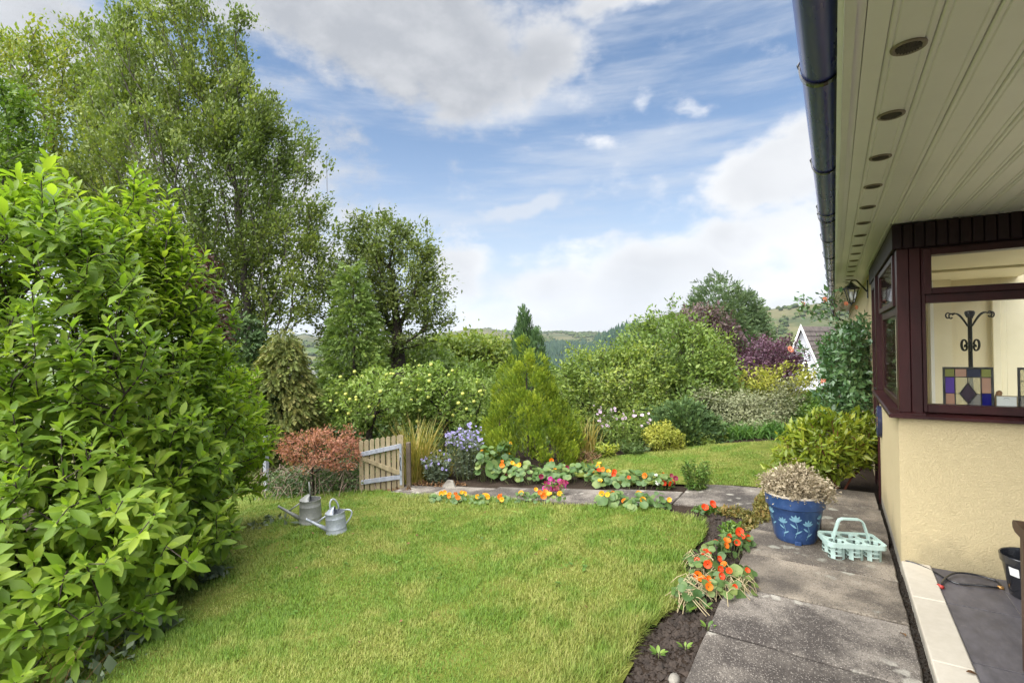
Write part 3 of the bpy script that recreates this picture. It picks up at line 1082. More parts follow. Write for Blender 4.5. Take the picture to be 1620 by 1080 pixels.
def window(plane, a0, a1, z0, zm0, zm1, z1, at, out, fw=.05, label=None):
    """window in plane 'y' (faces -Y, runs along X) or 'x' (faces -X, runs along Y): fixed light below, fanlight above"""
    def bx(mb, u0, u1, w0, w1, d0, d1, bev=.003):
        if plane == 'y':
            mb.box(u0, u1, at + d0, at + d1, w0, w1, bev)
        else:
            mb.box(at + d0, at + d1, u0, u1, w0, w1, bev)
    w = empty('window', (0, 0, 0))
    w.parent = house
    w.location = -H0
    if label:
        w['label'] = label
    mb = MB()
    bx(mb, a0, a0 + fw, z0, z1, .0, .09)
    bx(mb, a1 - fw, a1, z0, z1, .0, .09)
    bx(mb, a0 + fw, a1 - fw, z0, z0 + .05, .002, .09)
    bx(mb, a0 + fw, a1 - fw, z1 - .05, z1, .002, .09)
    bx(mb, a0 + fw, a1 - fw, zm0, zm1, .001, .09)
    # fanlight sash stands proud of the frame
    s = .012
    bx(mb, a0 + s, a0 + fw + .03, zm1 - .006, z1 - .012, -.022, -.001)
    bx(mb, a1 - fw - .03, a1 - s, zm1 - .006, z1 - .012, -.022, -.001)
    bx(mb, a0 + fw + .031, a1 - fw - .031, zm1 - .006, zm1 + .034, -.021, -.001)
    bx(mb, a0 + fw + .031, a1 - fw - .031, z1 - .05, z1 - .012, -.021, -.001)
    f = mb.obj('window_frame', m_maroon, w)
    for (w0, w1, dd) in ((z0 + .05, zm0, .045 if plane == 'y' else .005), (zm1 + .030, z1 - .046, .012 if plane == 'y' else -.012)):
        gmb = MB()
        e = .0 if w0 < zm0 else .028
        bx(gmb, a0 + fw - .004 + e, a1 - fw + .004 - e, w0 - .004, w1 + .004, dd, dd + .005, 0)
        gmb.obj('pane', m_glass, w)
    return w
window('y', .476, 2.45, 1.068, 1.765, 1.825, 2.118, 4.160, -1, .022)
window('x', 4.285, 5.58, 1.070, 1.70, 1.765, 2.118, .362, -1, .05, 'side window of the porch with a small fanlight')
# door frame at the far end of the porch side
b = MB()
b.box(.330, .40, 5.82, 5.93, .0, 2.18, .004)
b.box(.345, .40, 6.62, 6.70, .0, 2.18, .004)
b.box(.345, .40, 5.935, 6.615, 2.05, 2.18, .004)
hobj(b, 'door_frame', m_maroon)
dr = empty('door')
dr.parent = house
dr.location = -H0
for k in range(6):
    MB().box(.365, .395, 5.94 + k * .1125, 5.94 + k * .1125 + .109, .06, 2.045, .005).obj('plank', m_maroon, dr)
MB().box(.336, .358, 5.98, 5.995, .98, 1.10, .003).tube([(.352, 5.99, 1.06), (.325, 5.99, 1.06), (.325, 6.10, 1.06)], .008).obj('handle', m_darkmetal, dr)
hobj(MB().box(.355, .40, 5.935, 6.615, .0, .056, .003), 'doorstep', m_maroon)
# frieze boards round the head of the porch
fz = empty('frieze')
fz.parent = house
fz.location = -H0
x = .330
while x < 2.6:
    w = .052
    MB().box(x, x + w, 4.128, 4.150, 2.122 + random.uniform(-.002, .002), SOF - .004 + random.uniform(-.004, .0), .004).obj('board', m_maroon_d, fz)
    x += w + .0045
y = 4.155
while y < 6.7:
    w = .052
    MB().box(.330, .352, y, y + w, 2.122, SOF - .004, .004).obj('board', m_maroon_d, fz)
    y += w + .0045
MB().box(.353, 2.6, 4.152, 4.27, 2.120, SOF - .006).box(.353, .46, 4.272, 6.7, 2.120, SOF - .006).obj('backing', m_maroon_d, fz)
# soffit: long boards with twin grooves
so = empty('soffit')
so.parent = house
so.location = -H0
def soffit_plank(x0, x1, y0, y1, z=SOF):
    mb = MB()
    w = x1 - x0
    if w > .07:
        a, c = x0 + .012, x1 - .014
        prof = [(x0, z + .012), (x0, z + .004), (x0 + .004, z), (a, z), (a + .003, z + .0035), (a + .006, z), (c - .006, z), (c - .003, z + .0035), (c, z), (x1 - .004, z), (x1, z + .004), (x1, z + .012)]
    else:
        prof = [(x0, z + .012), (x0, z), (x1, z), (x1, z + .012)]
    mb.prism(prof, 1, y0, y1)
    return mb.obj('soffit_board', m_pvc, so)
soffit_plank(.036, .074, -1.5, 17)
for (xa, xb) in ((.076, .122), (.124, .2205), (.2225, .3255)):
    soffit_plank(xa, xb, -1.5, 17)
for k in range(14):
    soffit_plank(.3285 + k * .1035, .3285 + k * .1035 + .1015, -1.5, 4.125)
MB().box(.02, 2.7, -1.6, 4.3, SOF + .013, SOF + .03).box(.02, 1.3, 4.301, 6.7, SOF + .013, SOF + .03).box(.02, 2.7, 6.701, 17.05, SOF + .013, SOF + .03).obj('backing', m_pvc, so)
vp = None
vx = .172
y = -.7
m_vent = worn('vent_grille', (.03, .024, .020), (.06, .05, .042), .6, 20)
m_ventr = worn('vent_ring', (.20, .17, .13), (.30, .26, .20), .5, 20)
while y < 16.5:
    if vp is None:
        mb = MB().lathe([(.028, -.002), (.034, -.006), (.038, -.004), (.039, .0)], 24)
        vm = mb.mesh('soffit_vent', m_ventr)
        gb = MB().lathe([(.0, -.0015), (.029, -.0015)], 24)
        for q in range(-4, 5):
            hw = math.sqrt(max(.028 ** 2 - (q * .006) ** 2, 1e-6))
            gb.box(-hw, hw, q * .006 - .0018, q * .006 + .0018, -.005, -.0018)
        for a in (.5, 2.6, 4.7):
            gb.box(0, .028, -.0016, .0016, -.006, -.0052, M=Matrix.Rotation(a, 4, 'Z'))
        gm = gb.mesh('grille', m_vent)
        vp = 1
    v = link('soffit_vent', vm, house)
    v.location = Vector((vx, y, SOF - .0005)) - H0
    v.rotation_euler = (0, 0, random.uniform(0, 6))
    link('grille', gm, v)
    y += .466
# fascia and gutter
hobj(MB().box(.0315, .0345, -1.5, 17.02, SOF - .010, SOF + .17).box(.0347, .055, -1.5, 17.02, SOF - .010, SOF - .002), 'fascia', m_white)
gut = MB()
gx, gz, gr_ = -.020, 2.372, .052
V, F = [], []
ys = [-1.5] + [q * 1.0 for q in range(-1, 17)] + [16.9]
nn = 14
for yy in ys:
    for (r, dirn) in ((gr_, 1), (gr_ - .003, -1)):
        for k in range(nn + 1):
            a = math.pi + math.pi * (k / nn if dirn == 1 else 1 - k / nn)
            V.append((gx + r * math.cos(a), yy, gz + r * math.sin(a) - yy * .0012))
m2 = 2 * (nn + 1)
for i in range(len(ys) - 1):
    for k in range(m2):
        F.append((i * m2 + k, (i + 1) * m2 + k, (i + 1) * m2 + (k + 1) % m2, i * m2 + (k + 1) % m2))
F.append(tuple(range(m2)))
F.append(tuple((len(ys) - 1) * m2 + k for k in range(m2))[::-1])
gut.add(V, F, True)
go = sm_angle(hobj(gut, 'gutter', m_gut), 50)
br = MB()
for (wd, off) in ((.010, 0.0),):
    V, F = [], []
    n = 16
    for yy in (-.012, .012):
        for r in (gr_ + .002, gr_ + .0065):
            for k in range(n + 1):
                a = math.pi * (1 - .06) + math.pi * 1.06 * k / n
                V.append((r * math.cos(a), yy, r * math.sin(a)))
    q = n + 1
    for k in range(n):
        F += [(k, k + 1, q + k + 1, q + k), (2 * q + k, 3 * q + k, 3 * q + k + 1, 2 * q + k + 1), (q + k, q + k + 1, 3 * q + k + 1, 3 * q + k), (k, 2 * q + k, 2 * q + k + 1, k + 1)]
    F += [(0, q, 3 * q, 2 * q), (n, 2 * q + n, 3 * q + n, q + n)]
    br.add(V, F)
br.tube([(-gr_ - .004, 0, .008), (-gr_ - .008, 0, .020), (-gr_ - .002, 0, .027)], .004, 6)
brm = br.mesh('gutter_bracket', m_black)
for yy in [-.25, .8, 1.8, 2.78, 3.76, 3.98, 4.8, 5.8, 6.8, 7.8, 8.0, 8.8, 9.8, 10.8, 11.8, 12.0, 12.8, 13.8, 14.8, 15.8, 16.6]:
    o_ = link('gutter_bracket', brm, go)
    o_.location = (gx, yy, gz - yy * .0012)
hobj(MB().tube([(gx, 16.75, 2.34), (gx, 16.75, 2.22), (.10, 16.75, 2.10), (.27, 16.75, 2.0), (.29, 16.75, 1.9), (.29, 16.75, .05)], .034, 10), 'downpipe', m_black)
# roof, cut short over the inner porch so sky light reaches the inside
m_tile = worn('roof_tile', (.07, .05, .04), (.13, .09, .07), .8, 5)
b = MB().prism([(-.07, 2.41), (4.2, 4.35), (4.2, 4.45), (-.07, 2.47)], 1, -1.6, 4.3).prism([(-.07, 2.41), (1.3, 3.04), (1.3, 3.12), (-.07, 2.47)], 1, 4.301, 6.7).prism([(-.07, 2.41), (4.2, 4.35), (4.2, 4.45), (-.07, 2.47)], 1, 6.701, 17.1)
hobj(b, 'roof', m_tile)
# inside of the porch
m_in = render_wall('inner_wall', (.74, .66, .45), (.80, .72, .52))
m_in2 = worn('inner_paint', (.72, .66, .48), (.78, .72, .54), .6, 2)
hobj(MB().box(.63, 3.4, 6.72, 6.86, 0, 2.25), 'inner_wall', m_in)
hobj(MB().box(.404, .50, 5.83, 6.72, .1, 2.11), 'inner_wall', m_in2)
hobj(MB().box(.846, .985, 6.58, 6.718, .1, 2.11), 'inner_pilaster', m_in2)
hobj(MB().box(.818, .8455, 6.56, 6.70, .1, 2.10), 'inner_trim', m_white)
hobj(MB().box(1.30, 1.36, 6.66, 6.718, .1, 2.0, .004).box(1.362, 1.40, 6.68, 6.717, .1, 2.0, .004).box(1.403, 2.1, 6.69, 6.717, .1, 2.0), 'inner_door', m_in2)
hobj(MB().box(.50, 3.4, 4.31, 6.72, .02, .10), 'inner_floor', m_in2)
hobj(MB().prism([(4.28, 2.112), (6.72, 2.112), (6.72, 2.16), (4.28, 2.16)], 0, .47, 1.5), 'inner_ceiling', m_in2)
hobj(MB().box(.5, 1.5, 5.6, 5.64, 2.09, 2.111, .004), 'ceiling_beam', m_in2)

# ------------------------------------------------------------------ open porch: kerb and tiled floor
kerb = tag(empty('kerb'), kind='structure')
m_kerb = worn('cream_coping', (.43, .385, .31), (.51, .465, .385), .75, 5, .25, 0, 50, .25, .004)
m_kerbs = worn('kerb_side', (.22, .20, .17), (.36, .33, .27), .9, 9, .2, 0, 60, .4, .005)
ky = [-.6, .35, 1.25, 2.12, 2.93, 3.60, 4.137]
for a, c in zip(ky[:-1], ky[1:]):
    MB().box(.344, .492, a + .0015, c - .0015, .072, .103 + random.uniform(-.0015, .0015), .005).obj('coping_slab', m_kerb, kerb)
MB().box(.350, .488, -.6, 4.137, -.08, .0715).obj('kerb_base', m_kerbs, kerb)
MB().box(.345, .40, 4.141, 5.815, -.08, .0795).obj('kerb_base', m_kerbs, kerb)
pf = tag(empty('porch_floor'), kind='structure')
m_ft, gg, o = mat('slate_tile')
v = gg.n('ShaderNodeNewGeometry').outputs['Position']
rnd = gg.n('ShaderNodeObjectInfo').outputs['Random']
st = gg.n('ShaderNodeMapping')
st.inputs['Scale'].default_value = (2.2, 1, 1)
st.inputs['Rotation'].default_value = (0, 0, .3)
gg.nt.links.new(v, st.inputs[0])
f = gg.noise(st.outputs[0], 6, 8, .7)
c = gg.mix(gg.step(f, .3, .75), (.055, .052, .060), (.135, .126, .136))
c = gg.mix(gg.m('MULTIPLY', rnd, .4), c, (.06, .054, .06))
c = gg.mix(gg.m('MULTIPLY', gg.step(gg.noise(v, 22, 6, .7), .60, .74), .5), c, (.22, .20, .19))
pbsdf(gg, o, c, gg.m('ADD', .36, gg.m('MULTIPLY', f, .3)), .4, 0, f, .15, .004)
m_grout = worn('grout', (.20, .185, .17), (.30, .28, .26), .9, 15)
MB().box(.493, 2.7, -.6, 4.139, .02, .0875).obj('grout', m_grout, pf)
tx = [.496]
while tx[-1] < 2.3:
    tx.append(tx[-1] + .302)
for i in range(len(tx) - 1):
    yy = -.6 + (.3 if i % 2 else 0)
    while yy < 4.13:
        y1 = min(yy + .60, 4.136)
        MB().box(tx[i] + .002, tx[i + 1] - .002, yy + .002, y1 - .002, .03, .092, .0012).obj('tile', m_ft, pf)
        yy += .604
# ================================================================== PLANTS
bark_grey = barkmat('grey_bark', (.060, .050, .042), (.13, .115, .10))
bark_dark = barkmat('dark_bark', (.028, .021, .017), (.065, .052, .042))
bark_red = barkmat('reddish_stems', (.11, .035, .022), (.20, .075, .04))
stem_green = worn('green_stems', (.09, .12, .03), (.15, .17, .06), .6, 9)
stem_straw = worn('straw_stems', (.30, .24, .13), (.45, .37, .22), .8, 9)

def EL(b, row, d, w, h, wt=1.0, dp=None):
    """ellipsoid of crown: bearing, row and depth of its middle, half width and half height in photo pixels at that depth"""
    c = P3(b, row, d)
    return (*c, w * d / FOC, (dp or w) * d / FOC, h * d / FOC, wt)

lm_mag = leafmat('magnolia_leaf', (0.08, 0.155, 0.018), (0.175, 0.275, 0.026), (0.32, 0.4, 0.05), .46, .5, .32, 1.1)
lm_birch = leafmat('birch_leaf', (0.07, 0.11, 0.022), (0.125, 0.175, 0.036), (0.24, 0.285, 0.055), .5, .38, .35, .45)
lm_birch_y = leafmat('yellowing_leaf', (0.083, 0.132, 0.018), (0.154, 0.213, 0.028), (0.286, 0.287, 0.045), .5, .4, .35, .6)
lm_beech = leafmat('fresh_leaf', (0.066, 0.132, 0.016), (0.116, 0.201, 0.024), (0.187, 0.276, 0.036), .45, .42, .4, .8)
lm_alder = leafmat('alder_leaf', (0.075, 0.11, 0.028), (0.13, 0.175, 0.042), (0.23, 0.255, 0.06), .45, .36, .35, .5)
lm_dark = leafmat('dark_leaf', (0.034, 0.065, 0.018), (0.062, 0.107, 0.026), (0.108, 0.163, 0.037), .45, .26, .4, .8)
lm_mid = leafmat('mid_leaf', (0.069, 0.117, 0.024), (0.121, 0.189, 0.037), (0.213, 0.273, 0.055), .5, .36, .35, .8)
lm_olive = leafmat('olive_leaf', (0.084, 0.138, 0.026), (0.162, 0.225, 0.044), (0.312, 0.350, 0.062), .5, .38, .35, .9)
lm_apple = leafmat('apple_leaf', (0.092, 0.150, 0.026), (0.172, 0.256, 0.048), (0.310, 0.375, 0.100), .5, .4, .35, 1.2)
lm_rust = leafmat('rust_leaf', (.21, .085, .055), (.35, .150, .098), (.45, .25, .155), .6, .35, .25, 2.0)
lm_plum = leafmat('plum_leaf', (.055, .024, .040), (.105, .048, .078), (.17, .09, .12), .45, .25, .35, 1.0)
lm_plum_d = leafmat('dark_plum_leaf', (.030, .012, .012), (.060, .020, .020), (.11, .045, .038), .45, .25, .35, 1.0)
lm_gold = leafmat('gold_spray', (0.065, 0.115, 0.014), (0.16, 0.225, 0.02), (0.33, 0.375, 0.036), .6, .3, .25, 2.2)
lm_cyp = leafmat('cypress_spray', (0.033, 0.070, 0.024), (0.057, 0.106, 0.036), (0.094, 0.150, 0.045), .65, .12, .2, 1.2)
lm_thuja = leafmat('bronze_spray', (0.055, 0.08, 0.018), (0.11, 0.135, 0.028), (0.21, 0.19, 0.055), .6, .2, .25, .9)
lm_conif = leafmat('needle_spray', (0.034, 0.068, 0.024), (0.063, 0.112, 0.036), (0.109, 0.160, 0.046), .6, .12, .25, .8)
lm_pine = leafmat('blue_green_leaf', (0.046, 0.079, 0.034), (0.083, 0.130, 0.055), (0.132, 0.180, 0.075), .6, .2, .25, .8)
lm_var = leafmat('variegated_leaf', (.115, .14, .07), (.20, .215, .115), (.30, .305, .18), .55, .25, .3, 1.4)
lm_yel = leafmat('yellow_leaf', (.14, .18, .024), (.27, .29, .045), (.44, .42, .08), .5, .35, .3, 2.0)
lm_hedge = leafmat('hedge_leaf', (0.050, 0.106, 0.018), (0.099, 0.181, 0.026), (0.209, 0.288, 0.045), .45, .25, .4, 1.5)
lm_rose = leafmat('rose_leaf', (0.037, 0.090, 0.035), (0.073, 0.146, 0.053), (0.132, 0.216, 0.077), .30, .2, .55, 1.8)
lm_peony = leafmat('peony_leaf', (.10, .155, .016), (.22, .28, .028), (.42, .42, .055), .38, .35, .45, 2.4)
lm_strap = leafmat('strap_leaf', (0.044, 0.108, 0.024), (0.083, 0.180, 0.036), (0.143, 0.252, 0.050), .4, .25, .4, 2.0)
lm_iris = leafmat('fading_strap_leaf', (.11, .135, .022), (.24, .21, .04), (.40, .28, .10), .5, .3, .3, 2.0)
lm_dead = leafmat('dead_leaf', (.07, .035, .018), (.14, .075, .035), (.24, .14, .07), .8, .15, .15, 3.0)
lm_grey = leafmat('grey_leaf', (0.066, 0.092, 0.055), (0.116, 0.149, 0.094), (0.187, 0.218, 0.143), .6, .2, .25, 3.0)
lm_nast = leafmat('nasturtium_leaf', (0.05, 0.105, 0.03), (0.092, 0.16, 0.045), (0.2, 0.245, 0.07), .42, .3, .35, 3.0)
lm_dried = leafmat('dried_bloom', (.19, .15, .10), (.35, .29, .20), (.54, .47, .35), .9, .2, .1, 6.0)
lm_stone = leafmat('stonecrop_leaf', (.075, .085, .022), (.16, .145, .035), (.27, .165, .055), .5, .2, .35, 4.0)

# ---- magnolia: the big shrub on the left, nearest of all ----
mag_E = [EL(50, 665, 3.9, 225, 325, 1.3), EL(215, 590, 4.6, 95, 235, 1.1), EL(255, 690, 4.7, 110, 200), EL(350, 700, 5.7, 62, 115, .9), EL(395, 690, 6.1, 28, 50, .5), EL(60, 930, 3.0, 190, 150, .8), EL(215, 830, 3.9, 125, 130, .8), EL(130, 770, 3.5, 150, 130, .8), EL(20, 760, 3.3, 120, 110, .6), EL(-170, 650, 3.6, 200, 330, .7), EL(85, 330, 4.0, 40, 80, .5), EL(225, 370, 4.6, 50, 85, .7), EL(20, 350, 4.0, 50, 60, .5), EL(300, 480, 4.9, 40, 90, .6)]
root = PG(120, 4.1)
t = thing('magnolia_shrub', 'tall bright green magnolia shrub with large glossy leaves at the lawn side, nearest plant', 'shrub', root)
rt = np.array(root)
ends = in_ellipsoids(mag_E, 3700, .62, rough=.20)
hi = ends[(ends[:, 2] > .9)]
hi = hi[rng.choice(len(hi), 260)]
sh_ = np.vstack([hi + (unit(hi - np.array(P3(150, 760, 4.6))) * .35 + np.array([0, 0, .75])) * (q * rng.uniform(.06, .24, len(hi)))[:, None] for q in (.5, 1.0)])
ends = np.vstack([ends, sh_])
gz_ = garden(ends[:, 0], ends[:, 1]) + .10
ends[:, 2] = np.maximum(ends[:, 2], gz_ + rng.random(len(ends)) * .15)
tr = [rt + np.array([0, 0, z]) for z in (-.05, .15, .35, .6, .9)]
nodes, par, tips = grow(tr, ends, .55, .22, .0, .10)
V, F, rad = limbs(nodes, par, .0035, .06, .5, 5)
link('trunk', np_mesh('trunk', V - rt, F, bark_dark, smooth=True), t)
T = np.repeat(tips, 10)
n = len(T)
a, b = nodes[par[T]], nodes[T]
d = unit(b - a)
cen = np.array(P3(150, 720, 4.6))
o_ = unit(b - cen)
shoot = unit(d * .5 + o_ * .5 + np.array([0, 0, .55]))
k = np.tile(np.arange(10), len(tips))
ref = unit(np.cross(shoot, rng.normal(size=(len(tips), 3)).repeat(10, 0)))
ref2 = np.cross(shoot, ref)
ang = k * 2.4 + rng.normal(size=n) * .25
radial = ref * np.cos(ang)[:, None] + ref2 * np.sin(ang)[:, None]
# ref differs per shoot, so leaves spiral round it and open outwards further down
open_ = .45 + .12 * k + rng.normal(size=n) * .12
X = shoot * np.cos(open_)[:, None] + radial * np.sin(open_)[:, None]
X[:, 2] -= .10
pos = b + shoot * (.03 - .016 * k)[:, None] + radial * .005
U = shoot * .9 + np.array([0, 0, .35]) - radial * .25 + rng.normal(size=(n, 3)) * .22
S = .096 * np.exp(rng.normal(size=n) * .27) * (1 - .04 * (k < 2) * 6)
ok = (pos[:, 2] > garden(pos[:, 0], pos[:, 1]) + .03) & (pos[:, 0] * FWD[0] + pos[:, 1] * FWD[1] > 1.9)
pos, X, U, S = pos[ok], X[ok], U[ok], S[ok]
n = len(pos)
# the leaves that show largest become leaves of their own
eye = np.array([0, 0, EYE])
vw = unit(eye - pos)
Xn = unit(X)
Nn = unit(U - (U * Xn).sum(1, keepdims=True) * Xn)
dist_ = np.linalg.norm(eye - pos, axis=1)
cl_ = np.min([(((pos - np.array(e[:3])) / np.array(e[3:6])) ** 2).sum(1) for e in mag_E], 0)
dep = pos[:, 0] * FWD[0] + pos[:, 1] * FWD[1]
lat = pos[:, 0] * RGT[0] + pos[:, 1] * RGT[1]
px_ = 810 + FOC * lat / dep
out_ = (unit(pos - cen) * vw).sum(1)
score = S / dist_ * np.abs((Nn * vw).sum(1)) * (cl_ > .8) * (out_ > .15) * (px_ > 10)
big = np.argsort(-score)[:290]
rest = np.ones(n, bool)
rest[big] = False
V, F = scatter(LEAFB, pos[rest] - rt, X[rest], U[rest], S[rest], rng.uniform(.7, 1.1, rest.sum()))
tag(link('foliage', np_mesh('foliage', V, F, lm_mag, np.repeat(rng.random(rest.sum()), len(LEAFB[1])), smooth=False), t), kind='stuff')
def bigleaf(curl, cup, wid):
    V, F = [], []
    rows = [(0, .0), (.12, .5), (.3, .9), (.5, 1.0), (.7, .86), (.87, .5), (1, 0)]
    for i, (x, w) in enumerate(rows):
        z = -curl * x * x
        if w == 0:
            V.append((x, 0, z))
        else:
            V += [(x, .2 * w * wid, z + cup * w), (x, 0, z), (x, -.2 * w * wid, z + cup * w)]
    F += [(0, 2, 1), (0, 3, 2)]
    for i in range(4):
        q = 1 + 3 * i
        F += [(q, q + 1, q + 4, q + 3), (q + 1, q + 2, q + 5, q + 4)]
    q = 13
    F += [(q, q + 1, 16), (q + 1, q + 2, 16)]
    return V, F
leaf_meshes = []
for (cu, cp, wd) in ((.14, .045, .85), (.30, .05, .95), (.05, .07, .75), (.24, .03, 1.05)):
    v_, f_ = bigleaf(cu, cp, wd)
    me = bpy.data.meshes.new('leaf')
    me.from_pydata(v_, [], f_)
    me.materials.append(lm_mag)
    me.polygons.foreach_set('use_smooth', [True] * len(f_))
    leaf_meshes.append(me)

def parts(parent, name, meshes, P, X, U, S):
    """separate pieces sharing a few meshes"""
    base = Vector(parent.location)
    for i in range(len(P)):
        o = bpy.data.objects.new(name, meshes[i % len(meshes)])
        COL.objects.link(o)
        o.parent = parent
        o.location = Vector(P[i]) - base
        orient(o, X[i], U[i])
        o.scale = (float(S[i]),) * 3
parts(t, 'leaf', leaf_meshes, pos[big], X[big], U[big], S[big])

# ---- tall trees behind, left to right ----
wind = RGT[0] * .35, RGT[1] * .35, .45
r0 = PG(395, 13.2)
plant('birch_tree', 'tall windswept birch with many upright limbs, tallest tree in the garden view', 'tree', r0,
      [EL(300, 290, 13, 150, 190, 1.2), EL(400, 330, 13.2, 105, 200, 1.2), EL(300, 90, 13, 105, 110), EL(215, 130, 13.6, 75, 95, .8), EL(455, 290, 12.8, 65, 110, .8), EL(475, 420, 12.6, 55, 90, .7), EL(240, 400, 13.4, 150, 120, .8), EL(390, 180, 13, 60, 90, .7), EL(360, 480, 13, 70, 80, .7), EL(512, 380, 12.9, 30, 70, .6), EL(535, 350, 13, 18, 40, .5)],
      1350, 74, .086, lm_birch, bark_grey, .11, .42, .006, .22, trunk=[r0, P3(393, 570, 13.2), P3(392, 480, 13.1)], bf=.85, step=.5, shell=.45, wind=np.array(wind), upw=.2, sides=5, wob=.05, expo=.5)
r0 = PG(150, 16.5)
plant('ash_tree', 'loose yellowish green tree behind the magnolia, left of the tall birch', 'tree', r0,
      [EL(95, 130, 16, 75, 65), EL(110, 215, 16, 90, 60), EL(170, 100, 16.5, 70, 55, .7), EL(120, 320, 16, 130, 70), EL(40, 90, 16, 40, 40, .5)],
      480, 66, .11, lm_birch_y, bark_grey, .14, .5, .008, .2, trunk=[r0, P3(140, 420, 16.5)], bf=.6, step=.6, shell=.55, wind=np.array(wind), sides=5)
r0 = PG(-70, 10.5)
plant('beech_tree', 'fresh green leafy tree at the left edge, above the magnolia', 'tree', r0,
      [EL(-60, 230, 10.2, 110, 150), EL(10, 190, 10, 40, 75, .8), EL(25, 250, 9.8, 32, 45, .6), EL(-150, 350, 10.5, 150, 160)],
      500, 60, .085, lm_beech, bark_grey, .09, .35, .006, .16, trunk=[r0, P3(-70, 420, 10.5)], bf=.5, step=.5, shell=.6)
r0 = PG(322, 9.5)
plant('plum_tree', 'small dark red leaved plum tree peeping between magnolia and birch', 'tree', r0,
      [EL(322, 500, 9.4, 34, 50), EL(335, 545, 9.2, 30, 40), EL(300, 440, 9.6, 40, 50, .6), EL(345, 520, 9, 14, 22, .5)],
      150, 40, .065, lm_plum_d, bark_dark, .06, .25, .005, .06, shell=.6)
r0 = PG(632, 14.5)
plant('alder_tree', 'round crowned dark green alder with a forked trunk, right of the tall birch', 'tree', r0,
      [EL(620, 420, 14.3, 75, 75, 1.2), EL(665, 480, 14.2, 50, 52, .9), EL(700, 490, 14, 25, 25, .5), EL(575, 440, 14.4, 48, 70, .8), EL(585, 370, 14.3, 35, 35, .7), EL(655, 400, 14.3, 40, 45, .7), EL(610, 520, 14.4, 80, 40, .7), EL(540, 490, 14.5, 45, 75, .7), EL(690, 440, 14.2, 28, 40, .5)],
      430, 54, .095, lm_alder, bark_dark, .12, .40, .007, .22, trunk=[r0, P3(630, 520, 14.5), P3(622, 450, 14.4)], bf=.45, step=.5, shell=.5, sides=5)

def conifer(name, label, cat, root, h, prof, n_cl, per, size, lm, lift=.8, lump=.16, hang=0.0, group=None, wid=1.0, jitter=.3, hollow=False, trunk_r=.04, out=.7):
    """conifer: lumps of scale-leaf sprays over a profile; prof maps height 0..1 to radius"""
    t = thing(name, label, cat, root, 0, group)
    root = np.array(root, float)
    hs = np.linspace(0, 1, 60)
    rs = np.interp(hs, [p[0] for p in prof], [p[1] for p in prof])
    cdf = np.cumsum(rs + .02)
    hh = np.interp((np.arange(n_cl) + rng.random(n_cl)) / n_cl, cdf / cdf[-1], hs)
    a = (np.arange(n_cl) * 2.39996 + rng.normal(size=n_cl) * .3)
    rad = np.interp(hh, [p[0] for p in prof], [p[1] for p in prof]) * (rng.uniform(.84, 1.08, n_cl) if hollow else rng.uniform(.80, 1.06, n_cl))
    O = np.stack([np.cos(a), np.sin(a), np.zeros(n_cl)], 1)
    C = O * rad[:, None] + np.array([0, 0, 1.]) * (hh * h)[:, None]
    T = np.repeat(np.arange(n_cl), per)
    n = len(T)
    dv = unit(rng.normal(size=(n, 3)) + O[T] * (1.0 if hollow else .55) + np.array([0, 0, .75 if hollow else .3]))
    lr = lump * np.exp(rng.normal(size=n_cl) * .25) * np.clip(1.15 - hh * .5, .45, 1.2)
    pos = C[T] + dv * (lr[T] * (rng.uniform(.78, 1.05, n) if hollow else rng.random(n) ** .4))[:, None] * np.array([1, 1, 1.25])
    X = O[T] * out + dv * .55 + np.array([0, 0, lift - hang]) + rng.normal(size=(n, 3)) * jitter
    U = O[T] + rng.normal(size=(n, 3)) * .5
    S = size * np.exp(rng.normal(size=n) * .25)
    pos[:, 2] = np.maximum(pos[:, 2], .02)
    if hollow:
        core = rng.random(n) < .28                  # inner sprays behind the lumps
        pos[core] = (pos[core] - [0, 0, h * .5]) * rng.uniform(.62, .86, (n, 1))[core] + [0, 0, h * .5]
    V, F = scatter(SPRAY, pos, X, U, S, wid)
    tag(link('foliage', np_mesh('foliage', V, F, lm, np.repeat(rng.random(n), len(SPRAY[1]))), t), kind='stuff')
    # trunk and the branches that carry the lumps
    tr = [np.array([0, 0, z]) for z in np.linspace(-.05, h * .93, max(4, int(h / .25)))]
    nodes, par, tips = grow(tr, C * .93, .35, .4)
    V, F, rad = limbs(nodes, par, .004, trunk_r, .5, 4)
    link('trunk', np_mesh('trunk', V, F, bark_dark, smooth=True), t)
    return t

conifer('golden_conifer', 'broad cone shaped golden green conifer beside the cross path', 'conifer', PG(832, 7.75), 1.83, [(0, .66), (.12, .70), (.35, .57), (.6, .39), (.8, .23), (.93, .11), (1, .02)], 84, 230, .050, lm_gold, 1.15, .125, wid=.95, out=.5, hollow=True)
conifer('cypress', 'taller of two narrow dark green cypresses behind the golden conifer', 'conifer', PG(829, 12.2), ZH(829, 492, 12.2) - PG(829, 12.2)[2], [(0, .26), (.5, .26), (.75, .20), (.9, .10), (1, .02)], 230, 34, .11, lm_cyp, 1.6, .12, out=.3, wid=.6, jitter=.2)
conifer('cypress', 'shorter and slimmer of two narrow dark green cypresses behind the golden conifer', 'conifer', PG(849, 11.8), ZH(849, 521, 11.8) - PG(849, 11.8)[2], [(0, .19), (.6, .18), (.85, .10), (1, .015)], 130, 30, .10, lm_cyp, 1.7, .085, out=.25, wid=.6, jitter=.2)
conifer('drooping_conifer', 'bronze green conifer with hanging sprays, behind the rust red shrub', 'conifer', PG(446, 8.9), ZH(446, 528, 8.9) - PG(446, 8.9)[2], [(0, .40), (.25, .52), (.5, .50), (.75, .36), (.92, .18), (1, .04)], 260, 52, .095, lm_thuja, -.1, .17, hang=.75, out=.55, trunk_r=.07)
